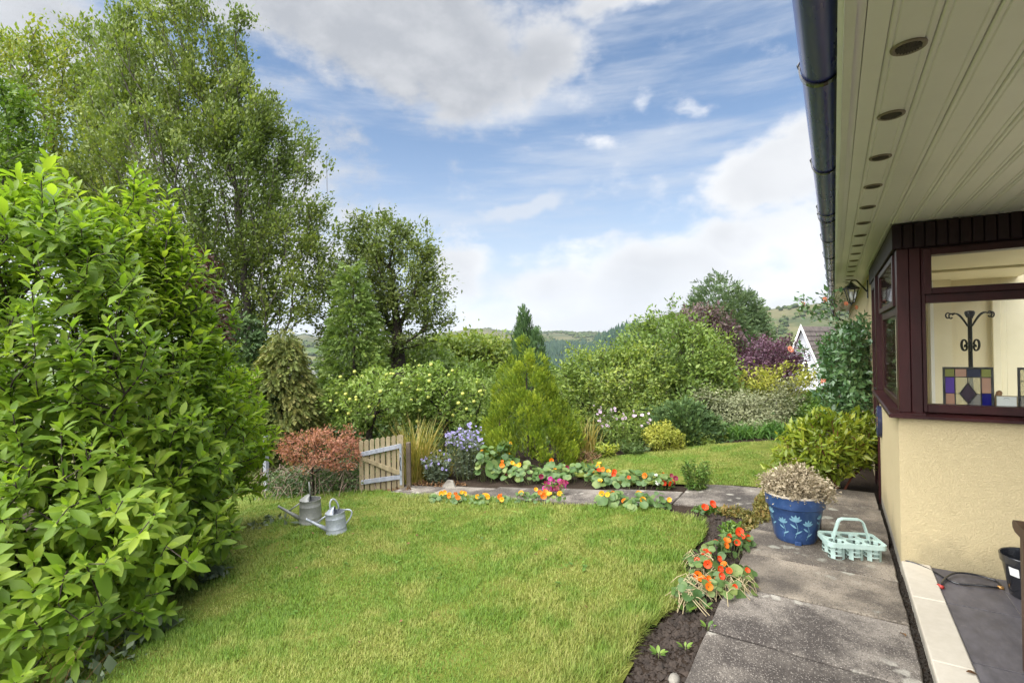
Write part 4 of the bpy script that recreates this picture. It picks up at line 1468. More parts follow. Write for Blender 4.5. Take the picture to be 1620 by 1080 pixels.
conifer('dark_conifer', 'dark green conifer in front of the round alder, left of the apple trees', 'conifer', PG(560, 12.3), ZH(560, 415, 12.3) - PG(560, 12.3)[2], [(0, .8), (.3, .8), (.55, .55), (.75, .34), (.9, .2), (1, .04)], 250, 40, .13, lm_mid, -.1, .24, hang=.2, out=.7, trunk_r=.09)
conifer('dark_conifer', 'dark green conifer under the birch, between magnolia and bronze conifer', 'conifer', PG(378, 11.2), ZH(378, 500, 11.2) - PG(378, 11.2)[2], [(0, .75), (.4, .7), (.7, .5), (.9, .25), (1, .04)], 240, 30, .16, lm_conif, -.1, .24, hang=.2, out=.7, trunk_r=.08)
conifer('pine_tree', 'blue green pointed tree rising behind the plum and green shrubs', 'conifer', PG(1137, 17.5), ZH(1137, 441, 17.5) - PG(1137, 17.5)[2], [(0, .9), (.5, 1.15), (.72, .98), (.86, .62), (.95, .30), (1, .05)], 170, 50, .16, lm_pine, .35, .40, out=.6, trunk_r=.1)
conifer('pine_tree', 'smaller blue green tree close to the right of the pointed one', 'conifer', PG(1174, 17), ZH(1174, 462, 17) - PG(1174, 17)[2], [(0, .6), (.5, .7), (.75, .6), (.9, .36), (1, .06)], 90, 50, .16, lm_pine, .35, .34, out=.6, trunk_r=.08)

# ---- apple trees beyond the gate ----
m_apple, gg, o = mat('apple_skin')
pbsdf(gg, o, gg.mix(gg.n('ShaderNodeObjectInfo').outputs['Random'], (.27, .33, .05), (.40, .40, .09)), .35, .4)
ab = MB().lathe([(.0, .012), (.012, .004), (.028, .008), (.040, .028), (.041, .045), (.034, .064), (.018, .073), (.006, .070), (.0, .062)], 12)
ab.tube([(0, 0, .064), (.004, 0, .09)], .002, 4)
apple_me = ab.mesh('apple', m_apple)
def apples(t, E, n):
    p = in_ellipsoids(E, n * 3, .9)
    p = p[(p @ np.array([*FWD, 0])) < np.median(p @ np.array([*FWD, 0])) + .1][:n]
    for q in p:
        o = link('apple', apple_me, t, Vector(q) - Vector(t.location))
        o.rotation_euler = (random.uniform(-.4, .4), random.uniform(-.4, .4), random.uniform(0, 6))
        o.scale = (random.uniform(.62, .85),) * 3
E1 = [EL(600, 625, 9.3, 70, 42), EL(560, 640, 9.2, 45, 35, .8), EL(640, 620, 9.4, 45, 40, .8)]
r0 = PG(578, 9.6)
t, _, _ = plant('apple_tree', 'low spreading apple tree with yellow apples behind the picket gate', 'tree', r0, E1, 250, 24, .066, lm_apple, bark_dark, .05, .22, .005, .07, trunk=[r0, P3(582, 690, 9.5), P3(592, 655, 9.4)], shell=.5, wob=.12)
apples(t, E1, 34)
E2 = [EL(700, 620, 9.6, 62, 42), EL(740, 640, 9.5, 40, 40, .8), EL(660, 640, 9.5, 35, 30, .6), EL(690, 590, 9.7, 40, 22, .6)]
r0 = PG(704, 9.9)
t, _, _ = plant('apple_tree', 'open apple tree with upright stems, left of the golden conifer', 'tree', r0, E2, 260, 24, .066, lm_apple, bark_dark, .05, .22, .005, .07, trunk=[r0, P3(703, 670, 9.8), P3(702, 610, 9.7)], shell=.5, wob=.1)
apples(t, E2, 40)

# ---- bushes of the hollow, beyond the apple trees ----
r0 = PG(752, 21)
plant('rounded_tree', 'rounded olive topped tree seen over the apple trees, left of the cypresses', 'tree', r0, [EL(735, 570, 21, 55, 40), EL(790, 572, 21, 40, 38), EL(690, 575, 20.5, 45, 38)], 420, 40, .17, lm_olive, bark_grey, .18, .5, .01, .2, shell=.75)
r0 = PG(655, 17)
plant('hazel_bush', 'mid green bush below the round alder, behind the apple trees', 'shrub', r0, [EL(650, 575, 17, 60, 38), EL(700, 600, 16, 50, 35), EL(600, 590, 17, 50, 35)], 330, 40, .14, lm_mid, bark_grey, .13, .4, .008, .12, shell=.75)
r0 = PG(515, 14)
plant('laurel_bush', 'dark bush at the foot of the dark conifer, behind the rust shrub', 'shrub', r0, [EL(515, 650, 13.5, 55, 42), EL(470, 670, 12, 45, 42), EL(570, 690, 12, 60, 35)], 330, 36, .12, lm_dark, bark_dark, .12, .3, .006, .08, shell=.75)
r0 = PG(780, 14)
plant('elder_bush', 'green bush filling the gap behind the golden conifer', 'shrub', r0, [EL(770, 625, 13.5, 60, 45), EL(880, 625, 13.5, 55, 42), EL(690, 650, 12.5, 60, 40)], 330, 40, .12, lm_mid, bark_dark, .12, .3, .006, .08, shell=.75)
r0 = PG(330, 8.5)
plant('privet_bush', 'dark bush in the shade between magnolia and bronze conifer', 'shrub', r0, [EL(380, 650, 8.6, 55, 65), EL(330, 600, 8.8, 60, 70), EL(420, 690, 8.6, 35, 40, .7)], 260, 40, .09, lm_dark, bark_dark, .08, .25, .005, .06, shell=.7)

# ---- shrubs beyond the upper lawn ----
r0 = PG(955, 9.6)
plant('spindle_shrub', 'broad yellowing olive shrub behind the pale pink anemones', 'shrub', r0, [EL(950, 610, 9.5, 62, 52), EL(905, 640, 9.4, 40, 42, .8), EL(1005, 600, 9.6, 50, 55), EL(930, 575, 9.7, 40, 30, .6), EL(1000, 660, 9.2, 60, 40, .8)], 560, 34, .062, lm_olive, bark_dark, .07, .25, .004, .06, shell=.7)
r0 = PG(1075, 10.6)
E = [EL(1060, 560, 10.5, 78, 62, 1.2), EL(1110, 590, 10.3, 50, 60), EL(1020, 550, 10.6, 45, 40, .8), EL(1080, 630, 10, 75, 50, .9), EL(1130, 560, 10.5, 30, 40, .6)]
sp_ = np.array([P3(q, y, 10.5) for q, y in ((1063, 468), (1066, 480), (1058, 495), (1010, 517), (1003, 512), (1090, 492), (975, 530), (990, 540), (1030, 510), (1062, 505), (1120, 500))])
plant('hawthorn_shrub', 'largest green shrub beyond the upper lawn, with a few whippy shoots above it', 'shrub', r0, E, 620, 34, .07, lm_mid, bark_dark, .07, .3, .004, .07, shell=.68, extra=sp_)
r0 = PG(1125, 12.6)
plant('smoke_bush', 'greyish purple bush rising behind the large green shrub', 'shrub', r0, [EL(1110, 525, 12.5, 42, 38), EL(1145, 545, 12.5, 30, 32), EL(1075, 510, 12.6, 25, 18, .5)], 220, 34, .08, leafmat('smoky_leaf', (.055, .030, .040), (.105, .065, .070), (.15, .13, .085), .5, .25, .3, 1.0), bark_dark, .08, .3, .005, .06, shell=.7)
r0 = PG(1212, 12)
plant('purple_shrub', 'dense purple leaved shrub left of the white gable', 'shrub', r0, [EL(1205, 570, 11.9, 45, 34), EL(1240, 570, 12, 28, 30), EL(1170, 590, 11.8, 35, 30), EL(1215, 600, 11.7, 45, 25, .7)], 330, 40, .06, lm_plum, bark_dark, .07, .25, .004, .06, shell=.7)
r0 = PG(1178, 9.4)
plant('variegated_shrub', 'cream variegated greyish shrub overhanging the strap leaved clump', 'shrub', r0, [EL(1150, 648, 9.3, 55, 26), EL(1205, 645, 9.2, 48, 24), EL(1185, 664, 9.0, 62, 16), EL(1112, 630, 9.4, 28, 18, .6), EL(1235, 620, 9.5, 34, 16, .6)], 560, 36, .042, lm_var, bark_grey, .055, .22, .003, .05, shell=.75, droop=.1)
r0 = PG(1225, 10.4)
plant('yellow_shrub', 'arching yellow leaved shrub below the purple shrub', 'shrub', r0, [EL(1195, 603, 9.9, 32, 20), EL(1250, 592, 10.0, 38, 20), EL(1225, 612, 9.9, 45, 20), EL(1165, 614, 9.9, 25, 14, .5)], 120, 30, .055, lm_yel, bark_dark, .05, .35, .003, .04, shell=.8)
r0 = PG(1077, 8.5)
conifer('juniper', 'low dark bluish juniper behind the little golden shrub', 'conifer', r0, ZH(1077, 642, 8.5) - r0[2], [(0, .48), (.5, .46), (.85, .25), (1, .05)], 130, 30, .09, lm_conif, .35, .13, out=.7)
r0 = PG(1048, 7.95)
plant('golden_shrub', 'small bright yellow shrub at the edge of the upper lawn', 'shrub', r0, [EL(1048, 693, 7.9, 27, 20), EL(1036, 690, 7.95, 16, 16, .6)], 170, 30, .035, lm_yel, bark_dark, .03, .10, .002, .02, shell=.75)
r0 = PG(1098, 8.2)
plant('box_shrub', 'low greenish yellow ground shrub right of the little golden shrub', 'shrub', r0, [EL(1095, 696, 8.15, 32, 14), EL(1125, 694, 8.3, 20, 12)], 130, 30, .04, lm_olive, bark_dark, .03, .12, .002, .02, shell=.8)

# clipped hedge: leaves over a box
def hedge(name, label, cat, b0, b1, d0, d1, zt, zb, th, n, size, lm, group=None):
    a, c = np.array(P2(b0, d0)), np.array(P2(b1, d1))
    z0 = float(garden(*((a + c) / 2)))
    t = thing(name, label, cat, ((a[0] + c[0]) / 2, (a[1] + c[1]) / 2, z0), 0, group)
    ax = c - a
    L = np.linalg.norm(ax)
    ax = ax / L
    nr = np.array([-ax[1], ax[0]])
    u, w, v = rng.random(n), rng.uniform(-1, 1, n), rng.random(n)
    f = rng.random(n)
    w = np.where(f < .62, np.sign(w) * rng.uniform(.85, 1.08, n), w)
    v = np.where(f > .62, rng.uniform(.93, 1.03, n), v)
    bump = .05 * np.sin(u * L * 5) + .04 * np.sin(u * L * 11 + v * 7)
    p = a + ax * (u * L)[:, None] + nr * (w * th * (1 + bump))[:, None]
    z = zb + (zt - zb) * v + .03 * np.sin(u * L * 4 + w * 2)
    pos = np.stack([p[:, 0], p[:, 1], z], 1)
    N = np.stack([nr[0] * w, nr[1] * w, (v > .9) * 1.2 + .2], 1)
    X = N * .5 + rng.normal(size=(n, 3)) * .7
    U = N + rng.normal(size=(n, 3)) * .5
    V, F = scatter(LEAF, pos - np.array(t.location), X, U, size * np.exp(rng.normal(size=n) * .25))
    tag(link('foliage', np_mesh('foliage', V, F, lm, np.repeat(rng.random(n), 2)), t), kind='stuff')
    tr = [np.array([*(a + ax * L * q), z]) for q in np.linspace(.05, .95, 9) for z in (zb - .05,)]
    nodes, par, tips = grow([np.array([*(a + ax * L * .5), zb - .05])], pos[rng.choice(n, 160)] * .98 + .02 * pos.mean(0), .3, .3)
    V, F, rad = limbs(nodes, par, .004, .04, .5, 4)
    link('stems', np_mesh('stems', V - np.array(t.location), F, bark_dark, smooth=True), t)
    return t
hedge('clipped_hedge', 'flat topped clipped hedge in front of the white gabled house', 'hedge', 1245, 1345, 11.2, 11.6, ZH(1290, 623, 11.4), -.1, .45, 9000, .055, lm_hedge)
r0 = PG(1290, 9.3)
plant('honeysuckle_bush', 'bright green bush below the clipped hedge, right of the variegated shrub', 'shrub', r0, [EL(1285, 660, 9.2, 42, 30), EL(1320, 655, 9.1, 30, 36), EL(1250, 680, 9.0, 32, 18)], 300, 34, .055, lm_hedge, bark_dark, .06, .2, .003, .04, shell=.75)
r0 = PG(1262, 8.6)
plant('silver_bush', 'small pale silvery bush at the right end of the strap leaved clump', 'shrub', r0, [EL(1268, 688, 8.5, 22, 14)], 70, 24, .045, lm_grey, bark_dark, .03, .1, .002, .02, shell=.8)
# dark undergrowth that closes the view under the shrubs
def undergrowth(n, box, zfun, size, lm, name='undergrowth'):
    b = rng.uniform(box[0], box[1], n)
    dd = rng.uniform(box[2], box[3], n)
    t_ = (b - 810) / FOC
    xy = dd[:, None] * (FWD + t_[:, None] * RGT)
    z = garden(xy[:, 0], xy[:, 1]) + rng.random(n) ** 1.3 * zfun * (.6 + .4 * np.sin(xy[:, 0] * 3) * np.sin(xy[:, 1] * 2.6))
    pos = np.stack([xy[:, 0], xy[:, 1], z], 1)
    V, F = scatter(LEAF, pos, rng.normal(size=(n, 3)) + [0, 0, .3], rng.normal(size=(n, 3)) * .5 + [0, 0, 1.], size * np.exp(rng.normal(size=n) * .3))
    tag(link(name, np_mesh(name, V, F, lm, np.repeat(rng.random(n), 2))), kind='stuff')
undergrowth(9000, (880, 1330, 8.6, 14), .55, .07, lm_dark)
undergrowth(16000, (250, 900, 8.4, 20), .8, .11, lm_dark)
undergrowth(5000, (430, 900, 9.5, 13), .5, .08, lm_mid)
# ================================================================== FLOWERS AND LOW PLANTS
def flat_mat(name, c, rough=.5, trans=.3, var=.25):
    return leafmat(name, tuple(x * (1 - var) for x in c), c, tuple(min(x * (1 + var), .95) for x in c), rough, trans, .3, 6.0)
fm_orange = flat_mat('orange_petal', (.78, .17, .012), var=.2)
fm_red = flat_mat('scarlet_petal', (.72, .06, .012), var=.2)
fm_yellow = flat_mat('amber_petal', (.85, .38, .02), var=.2)
fm_magenta = flat_mat('magenta_petal', (.42, .025, .22))
fm_wine = flat_mat('wine_petal', (.20, .012, .05))
fm_mauve = flat_mat('mauve_petal', (.33, .29, .58))
fm_pink = flat_mat('pale_pink_petal', (.56, .41, .54))
fm_rose = flat_mat('salmon_petal', (.84, .36, .25), var=.12)
fm_white = flat_mat('white_petal', (.78, .78, .74), var=.05)
fm_eye = flat_mat('flower_eye', (.55, .32, .03))

def me_from(name, V, F, m, smooth=True):
    me = bpy.data.meshes.new(name)
    me.from_pydata([tuple(v) for v in V], [], F)
    me.materials.append(m)
    me.polygons.foreach_set('use_smooth', [smooth] * len(F))
    return me

def round_leaf(wave, seed):
    r_ = random.Random(seed)
    n = 12
    V = [(0, 0, -.05)]
    for k in range(n):
        a = 2 * math.pi * k / n
        V.append((.26 * math.cos(a), .26 * math.sin(a), .01))
    for k in range(n):
        a = 2 * math.pi * k / n
        q = .5 * (1 + .07 * math.sin(5 * a + seed) + r_.uniform(-.03, .03))
        V.append((q * math.cos(a), q * math.sin(a), wave * math.sin(2 * a + seed) + .03))
    F = [(0, 1 + k, 1 + (k + 1) % n) for k in range(n)]
    F += [(1 + k, 1 + n + k, 1 + n + (k + 1) % n, 1 + (k + 1) % n) for k in range(n)]
    return me_from('leaf', V, F, lm_nast)
nast_leaves = [round_leaf(w, s) for w, s in ((.05, 1), (.09, 2), (.03, 3), (.12, 4))]

def petal_flower(np_, rin, rout, wid, lift, m, notch=.0, name='flower', eye=None):
    """open flower: np_ broad petals round a throat; +Z faces out"""
    V, F = [], []
    for k in range(np_):
        a = 2 * math.pi * k / np_
        jt = random.uniform(-.06, .06)
        def pt(r, s, z):
            return (r * math.cos(a) - s * math.sin(a), r * math.sin(a) + s * math.cos(a), z)
        b = len(V)
        V += [pt(rin, 0, -lift * 1.6), pt(rout * .55, wid * .42, -lift * .4), pt(rout * .55, 0, -lift * .6), pt(rout * .55, -wid * .42, -lift * .4),
              pt(rout * .9, wid * .5, lift * .3 + jt), pt(rout * (1 - notch), 0, lift * .1 + jt), pt(rout * .9, -wid * .5, lift * .35 - jt)]
        F += [(b, b + 2, b + 1), (b, b + 3, b + 2), (b + 1, b + 2, b + 5, b + 4), (b + 2, b + 3, b + 6, b + 5)]
    return me_from(name, V, F, m)

nast_fl = {c: [petal_flower(5, .06, .55, .56, .18 + .06 * q, m) for q in range(2)] for c, m in (('orange', fm_orange), ('red', fm_red), ('yellow', fm_yellow), ('magenta', fm_magenta), ('wine', fm_wine), ('white', fm_white))}

def nasturtium(label, blobs, nl, fl, leaf=.06, flower=.05, h=.16, stems=60, cat='flowers', group=None, straw=0):
    """low spreading plant: round leaves on stalks over flattened mounds; blobs = (x, y, radius)"""
    x0, y0 = np.mean([b[0] for b in blobs]), np.mean([b[1] for b in blobs])
    z0 = float(garden(x0, y0))
    t = thing('nasturtium', label, cat, (x0, y0, z0), 0, group)
    w = np.array([b[2] ** 2 for b in blobs])
    def pick(n, lift):
        k = rng.choice(len(blobs), n, p=w / w.sum())
        B = np.array(blobs)[k]
        a, r = rng.random(n) * 6.283, np.sqrt(rng.random(n))
        x, y = B[:, 0] + np.cos(a) * r * B[:, 2], B[:, 1] + np.sin(a) * r * B[:, 2]
        hh = h * np.sqrt(np.clip(1 - .85 * r ** 2, 0, 1)) * rng.uniform(.45, 1, n) + lift
        out = np.stack([np.cos(a) * r, np.sin(a) * r, np.zeros(n)], 1)
        return np.stack([x, y, garden(x, y) + hh + .015], 1), out
    p, o_ = pick(nl, 0)
    face = unit(o_ * .6 + np.array([0, 0, 1.]) - np.array([*FWD, 0]) * .35 + rng.normal(size=(nl, 3)) * .3)
    parts(t, 'leaf', nast_leaves, p, unit(np.cross(face, rng.normal(size=(nl, 3)))), face, leaf * np.exp(rng.normal(size=nl) * .25))
    mb = MB()
    for q in p[:stems]:
        b = Vector((q[0] * .8 + x0 * .2 + random.uniform(-.05, .05), q[1] * .8 + y0 * .2 + random.uniform(-.05, .05), 0))
        b.z = float(garden(b.x, b.y)) - .01
        v = Vector(q)
        mb.tube([b - t.location, (b + v) / 2 + Vector((random.uniform(-.02, .02), random.uniform(-.02, .02), .01)) - t.location, v - t.location], .0018, 4, False)
    tag(mb.obj('stems', stem_green, t, False), kind='stuff')
    if straw:
        mb = MB()
        for _ in range(straw):
            bl = random.choice(blobs)
            a = random.uniform(0, 6.28)
            c = Vector((bl[0] + random.uniform(-.6, .6) * bl[2], bl[1] + random.uniform(-.6, .6) * bl[2], 0))
            L = random.uniform(.05, .14)
            pts = []
            for q in range(5):
                u = q / 4
                x, y = c.x + math.cos(a + u * 1.2) * L * (u - .5) * 2, c.y + math.sin(a + u * 1.2) * L * (u - .5) * 2
                pts.append(Vector((x, y, float(garden(x, y)) + .02 + h * .75 * math.sin(math.pi * u) * random.uniform(.6, 1.1))) - t.location)
            mb.tube(pts, .0022, 4, False)
        tag(mb.obj('dry_stems', stem_straw, t, False), kind='stuff')
    for c, n in fl.items():
        p, o_ = pick(n, .035)
        face = unit(o_ * .4 + np.array([0, 0, .65]) - np.array([*FWD, 0]) * .9 + rng.normal(size=(n, 3)) * .3)
        parts(t, 'flower', nast_fl[c], p, unit(np.cross(face, rng.normal(size=(n, 3)))), face, flower * np.exp(rng.normal(size=n) * .15))
    return t

# the clump that spills on to the near slabs
nasturtium('nasturtium clump with scarlet orange flowers spilling from the bed on to the near paving slabs', [(-.70, 3.42, .15), (-.62, 3.30, .14), (-.80, 3.60, .12), (-.56, 3.50, .13), (-.74, 3.22, .11), (-.52, 3.36, .10), (-.76, 3.06, .09)], 175, {'red': 9, 'orange': 8}, .046, .037, .12, 140, straw=110)
nasturtium('nasturtium clump with scarlet flowers further up the bed, beside the blue pot', [(-.66, 3.98, .11), (-.72, 3.82, .11), (-.60, 4.10, .08)], 80, {'red': 8, 'orange': 2}, .046, .044, .13, 60)
nasturtium('small orange nasturtium at the corner of the bed, by the cross path', [(-.98, 4.78, .10)], 10, {'red': 4}, .05, .045, .09, 10)
# along the cross path
nasturtium('dense nasturtium mound with a few amber flowers at the foot of the golden conifer', [(-3.05, 5.75, .26), (-3.45, 5.72, .24), (-2.7, 5.72, .22), (-3.75, 5.75, .2), (-2.4, 5.72, .18)], 295, {'yellow': 9, 'orange': 3, 'wine': 5}, .068, .05, .24, 80)
nasturtium('tall large leaved nasturtium climbing between the mauve asters and the golden conifer', [(-4.02, 5.68, .16), (-3.92, 5.95, .16)], 90, {'yellow': 5}, .088, .05, .50, 40)
nasturtium('nasturtium with scarlet and orange flowers on the far side of the cross path', [(-2.02, 5.62, .2), (-1.68, 5.60, .16), (-2.3, 5.62, .14)], 120, {'red': 6, 'orange': 5, 'yellow': 2}, .065, .05, .19, 50)
nasturtium('yellow flowered nasturtium spreading from the lawn edge over the cross path', [(-1.92, 4.85, .17), (-1.62, 4.82, .15), (-1.45, 4.88, .10)], 105, {'yellow': 6, 'orange': 2}, .06, .048, .15, 60)
nasturtium('row of amber nasturtium flowers along the lawn edge near the gate', [(-3.98, 4.62, .12), (-3.7, 4.62, .13), (-3.4, 4.66, .13), (-3.12, 4.7, .1)], 90, {'yellow': 11, 'orange': 6}, .05, .048, .09, 30)
nasturtium('amber and orange flowered clump on the lawn edge below the magenta petunias', [(-2.72, 4.76, .13), (-2.9, 4.76, .1), (-2.5, 4.78, .1)], 60, {'yellow': 6, 'orange': 3}, .045, .05, .13, 40)

def flowers_plant(name, label, cat, base, r, h, nst, leaf_n, leaf_s, lm, fl_mesh, fl_n, fl_s, top=.25, stem=stem_green, tm=LEAFN, face=.5, spread=1.0, leaf_lo=.1, stem_r=.002):
    """upright herbaceous plant: stems, leaves up the stems, flowers near the tops"""
    t = thing(name, label, cat, base)
    a, q = rng.random(nst) * 6.283, np.sqrt(rng.random(nst))
    foot = np.stack([np.cos(a) * q * r * .45, np.sin(a) * q * r * .45, np.full(nst, -.02)], 1)
    tip = np.stack([np.cos(a) * q * r * spread, np.sin(a) * q * r * spread, h * rng.uniform(.72, 1.02, nst) * (1 - .18 * q)], 1)
    mb = MB()
    for f, e in zip(foot, tip):
        mb.tube([f, f * .5 + e * .5 + np.array([0, 0, .04 * h]), e], stem_r, 4, False)
    tag(mb.obj('stems', stem, t, False), kind='stuff')
    k = rng.integers(0, nst, leaf_n)
    u = leaf_lo + (1 - leaf_lo) * rng.random(leaf_n)
    p = foot[k] * (1 - u)[:, None] + tip[k] * u[:, None]
    p[:, 2] += .04 * h * np.sin(np.pi * u)
    X = rng.normal(size=(leaf_n, 3)) * [1, 1, .5] + [0, 0, .15]
    V, F = scatter(tm, p, X, rng.normal(size=(leaf_n, 3)) * .4 + [0, 0, 1.], leaf_s * np.exp(rng.normal(size=leaf_n) * .25))
    tag(link('foliage', np_mesh('foliage', V, F, lm, np.repeat(rng.random(leaf_n), len(tm[1]))), t), kind='stuff')
    if fl_n:
        k = rng.integers(0, nst, fl_n)
        u = 1 - top * rng.random(fl_n) ** 1.5
        p = foot[k] * (1 - u)[:, None] + tip[k] * u[:, None] + rng.normal(size=(fl_n, 3)) * .02 + [0, 0, .04 * h]
        fc = unit(rng.normal(size=(fl_n, 3)) * .4 + [0, 0, face] - np.array([*FWD, 0]) * .8)
        parts(t, 'flower', fl_mesh, p + np.array(base), unit(np.cross(fc, rng.normal(size=(fl_n, 3)))), fc, fl_s * np.exp(rng.normal(size=fl_n) * .18))
    return t
daisy = lambda m: [petal_flower(9, .1, .5, .26, .04, m)]
flowers_plant('aster_clump', 'bushy clump of mauve asters right of the picket gate', 'flowers', PG(733, 7.25), .29, .78, 60, 1700, .055, lm_grey, daisy(fm_mauve), 120, .036, .22)
flowers_plant('aster_clump', 'lower grey leaved aster with a few mauve flowers beside the ornamental grass', 'flowers', PG(690, 7.2), .26, .42, 45, 1100, .055, lm_grey, daisy(fm_mauve), 26, .036, .15)
flowers_plant('petunia_clump', 'magenta and wine coloured petunias on the lawn edge by the cross path', 'flowers', PG(874, 5.72), .12, .22, 26, 160, .04, lm_mid, [petal_flower(5, .05, .5, .62, .1, fm_magenta), petal_flower(5, .05, .5, .62, .1, fm_wine), petal_flower(5, .05, .5, .62, .1, fm_magenta)], 22, .05, .35, leaf_lo=.2)
flowers_plant('anemone_clump', 'tall pale pink anemones beyond the upper lawn, right of the golden conifer', 'flowers', PG(985, 8.25), .42, .70, 46, 900, .07, lm_mid, daisy(fm_pink), 26, .050, .2, spread=1.2)
flowers_plant('anemone_clump', 'few pale pink anemones on long stems behind the fading strap leaves', 'flowers', PG(950, 8.7), .30, .85, 26, 300, .07, lm_dark, daisy(fm_pink), 12, .046, .1)
flowers_plant('chrysanthemum', 'upright leafy green chrysanthemum without flowers at the edge of the cross path', 'plant', PG(1098, 5.42), .17, .36, 40, 1000, .045, lm_hedge, None, 0, 0)
flowers_plant('pansy_clump', 'dark red and white bedding flowers left of the green chrysanthemum', 'flowers', PG(1046, 5.6), .13, .17, 18, 140, .05, lm_hedge, [petal_flower(5, .05, .5, .62, .1, fm_wine), petal_flower(5, .05, .5, .62, .1, fm_red), petal_flower(5, .05, .5, .62, .1, fm_white)], 12, .05, .3)
flowers_plant('sedum_plant', 'yellow green ferny plant below the fading strap leaves', 'plant', PG(957, 7.75), .2, .24, 30, 380, .07, lm_peony, None, 0, 0)
flowers_plant('cranesbill', 'mound of dark green leaves at the foot of the pink anemones', 'plant', PG(1000, 7.8), .30, .22, 50, 700, .06, lm_dark, None, 0, 0)
flowers_plant('dead_spiraea', 'brown withered plant between the golden conifer and the upper lawn', 'plant', PG(915, 7.55), .32, .20, 60, 700, .05, lm_dead, None, 0, 0, stem=stem_straw)
# strap leaved clumps
def strap(name, label, base, r, n, L, wid, lm, lean=(.05, .6), curl=.9, cat='plant', oval=1.0):
    t = thing(name, label, cat, base)
    a, q = rng.random(n) * 6.283, np.sqrt(rng.random(n))
    ox, oy = np.cos(a) * q * r, np.sin(a) * q * r * oval
    wx = ox * RGT[0] + oy * FWD[0]
    wy = ox * RGT[1] + oy * FWD[1]
    P = np.stack([wx, wy, garden(wx + base[0], wy + base[1]) - base[2] - .02], 1)
    V, F, rn = blades(P, L * rng.uniform(.65, 1.1, n), wid, rng.uniform(*lean, n), curl, 5)
    tag(link('leaves', np_mesh('leaves', V, F, lm, rn), t), kind='stuff')
    return t
strap('day_lily', 'long low clump of dark green strap leaves along the far edge of the upper lawn', PG(1195, 8.35), .66, 520, .52, .022, lm_strap, (.1, .7), 1.3, oval=.35)
strap('iris_clump', 'fading yellow green upright iris leaves right of the golden conifer', PG(928, 8.0), .16, 70, .66, .026, lm_iris, (.02, .45), .35)
strap('ornamental_grass', 'tall straw yellow ornamental grass at the right of the picket gate', PG(655, 7.4), .17, 240, 1.02, .016, lm_iris, (.02, .35), .5)
strap('ornamental_grass', 'lower fading grass clump behind the mauve asters', PG(690, 7.6), .20, 150, .62, .016, lm_iris, (.05, .6), .6)
strap('crocosmia', 'small upright strap leaved clump at the left side of the fading iris', PG(895, 8.2), .16, 70, .62, .02, lm_strap, (.02, .4), .5)
strap('dry_grass', 'dry straw grass stems at the foot of the magnolia, nearest corner', PG(55, 2.62), .22, 40, .42, .004, lm_dead, (.1, .9), .5, cat='grass')
# peony by the house wall
r0 = (.02, 6.08, 0.0)
pe_E = [(-.02, 6.12, .50, .36, .34, .26, 1.2), (-.30, 5.98, .40, .26, .26, .22), (.17, 6.2, .52, .17, .3, .26), (-.42, 5.85, .22, .17, .16, .14, .5)]
pt_, nodes, tips = plant('peony_bush', 'leafy bush with yellowing leaves and red stems behind the blue pot', 'shrub', r0, pe_E, 260, 11, .085, lm_peony, bark_red, .03, .14, .0035, .02, tm=LEAFN, shell=.8, upw=.8, wid=1.2, sides=5, trunk=[r0, (.0, 6.08, .06)], bf=.75, cname='foliage', pname='stems', sv=.2)
pe_leaf = []
for (cu, cp, wd) in ((.2, .03, .75), (.3, .02, .65), (.1, .04, .8)):
    v_, f_ = bigleaf(cu, cp, wd)
    pe_leaf.append(me_from('leaf', v_, f_, lm_peony))
pp = in_ellipsoids(pe_E, 600, 1.0)
cen = np.array([0, 6.1, .42])
fr_ = ((pp - cen) @ np.array([*(-FWD), 0]) > -.05)
pp = pp[fr_ & (pp[:, 2] > .34)][:170]
oo = unit(pp - cen)
Xp = oo * .8 + rng.normal(size=oo.shape) * .5
Xp[:, 2] += .1
parts(pt_, 'leaf', pe_leaf, pp, Xp, oo * .5 + np.array([0, 0, .9]) + rng.normal(size=oo.shape) * .3, .090 * np.exp(rng.normal(size=len(pp)) * .2))
# rust red shrub over the dry bank left of the gate
r0 = PG(492, 7.1)
rE = [EL(505, 705, 7.1, 62, 22, 1.2), EL(470, 705, 7.1, 34, 20), EL(545, 718, 7.0, 28, 22), EL(525, 690, 7.15, 35, 16), EL(500, 728, 7, 45, 16, .6)]
plant('rust_shrub', 'rust red dome shaped shrub on thin stems behind the watering cans', 'shrub', r0, rE, 250, 22, .030, lm_rust, bark_dark, .03, .12, .003, .022, trunk=[r0, P3(490, 750, 7.1)], shell=.75, bf=.5, droop=.15)
# dry bank: low stone wall smothered in dry stems and ivy
bank_a, bank_b = P2(430, 7.5), P2(572, 7.2)
bm_ = thing('ivy_bank', 'low bank of dry stems and dark ivy between magnolia and picket gate', 'bank', (*((np.array(bank_a) + bank_b) / 2), float(garden(*((np.array(bank_a) + bank_b) / 2)))))
n = 260
u = rng.random(n)
q = np.array(bank_a) + (np.array(bank_b) - bank_a) * u[:, None] + rng.normal(size=(n, 2)) * .16
zz = garden(q[:, 0], q[:, 1])
mb = MB()
for i in range(n):
    b_ = Vector((q[i, 0], q[i, 1], zz[i] + random.uniform(.12, .42))) - bm_.location
    a = random.uniform(0, 6.28)
    L = random.uniform(.15, .38)
    e = b_ + Vector((math.cos(a) * L, math.sin(a) * L, -b_.z * .8 if random.random() < .6 else random.uniform(-.1, .1)))
    mb.tube([b_, (b_ + e) / 2 + Vector((0, 0, L * .25)), e], random.uniform(.0025, .005), 4, False)
tag(mb.obj('dry_stems', stem_straw if False else barkmat('dry_twig', (.16, .115, .085), (.30, .23, .18)), bm_, False), kind='stuff')
n = 5200
u = rng.random(n)
q = np.array(bank_a) + (np.array(bank_b) - bank_a) * u[:, None]
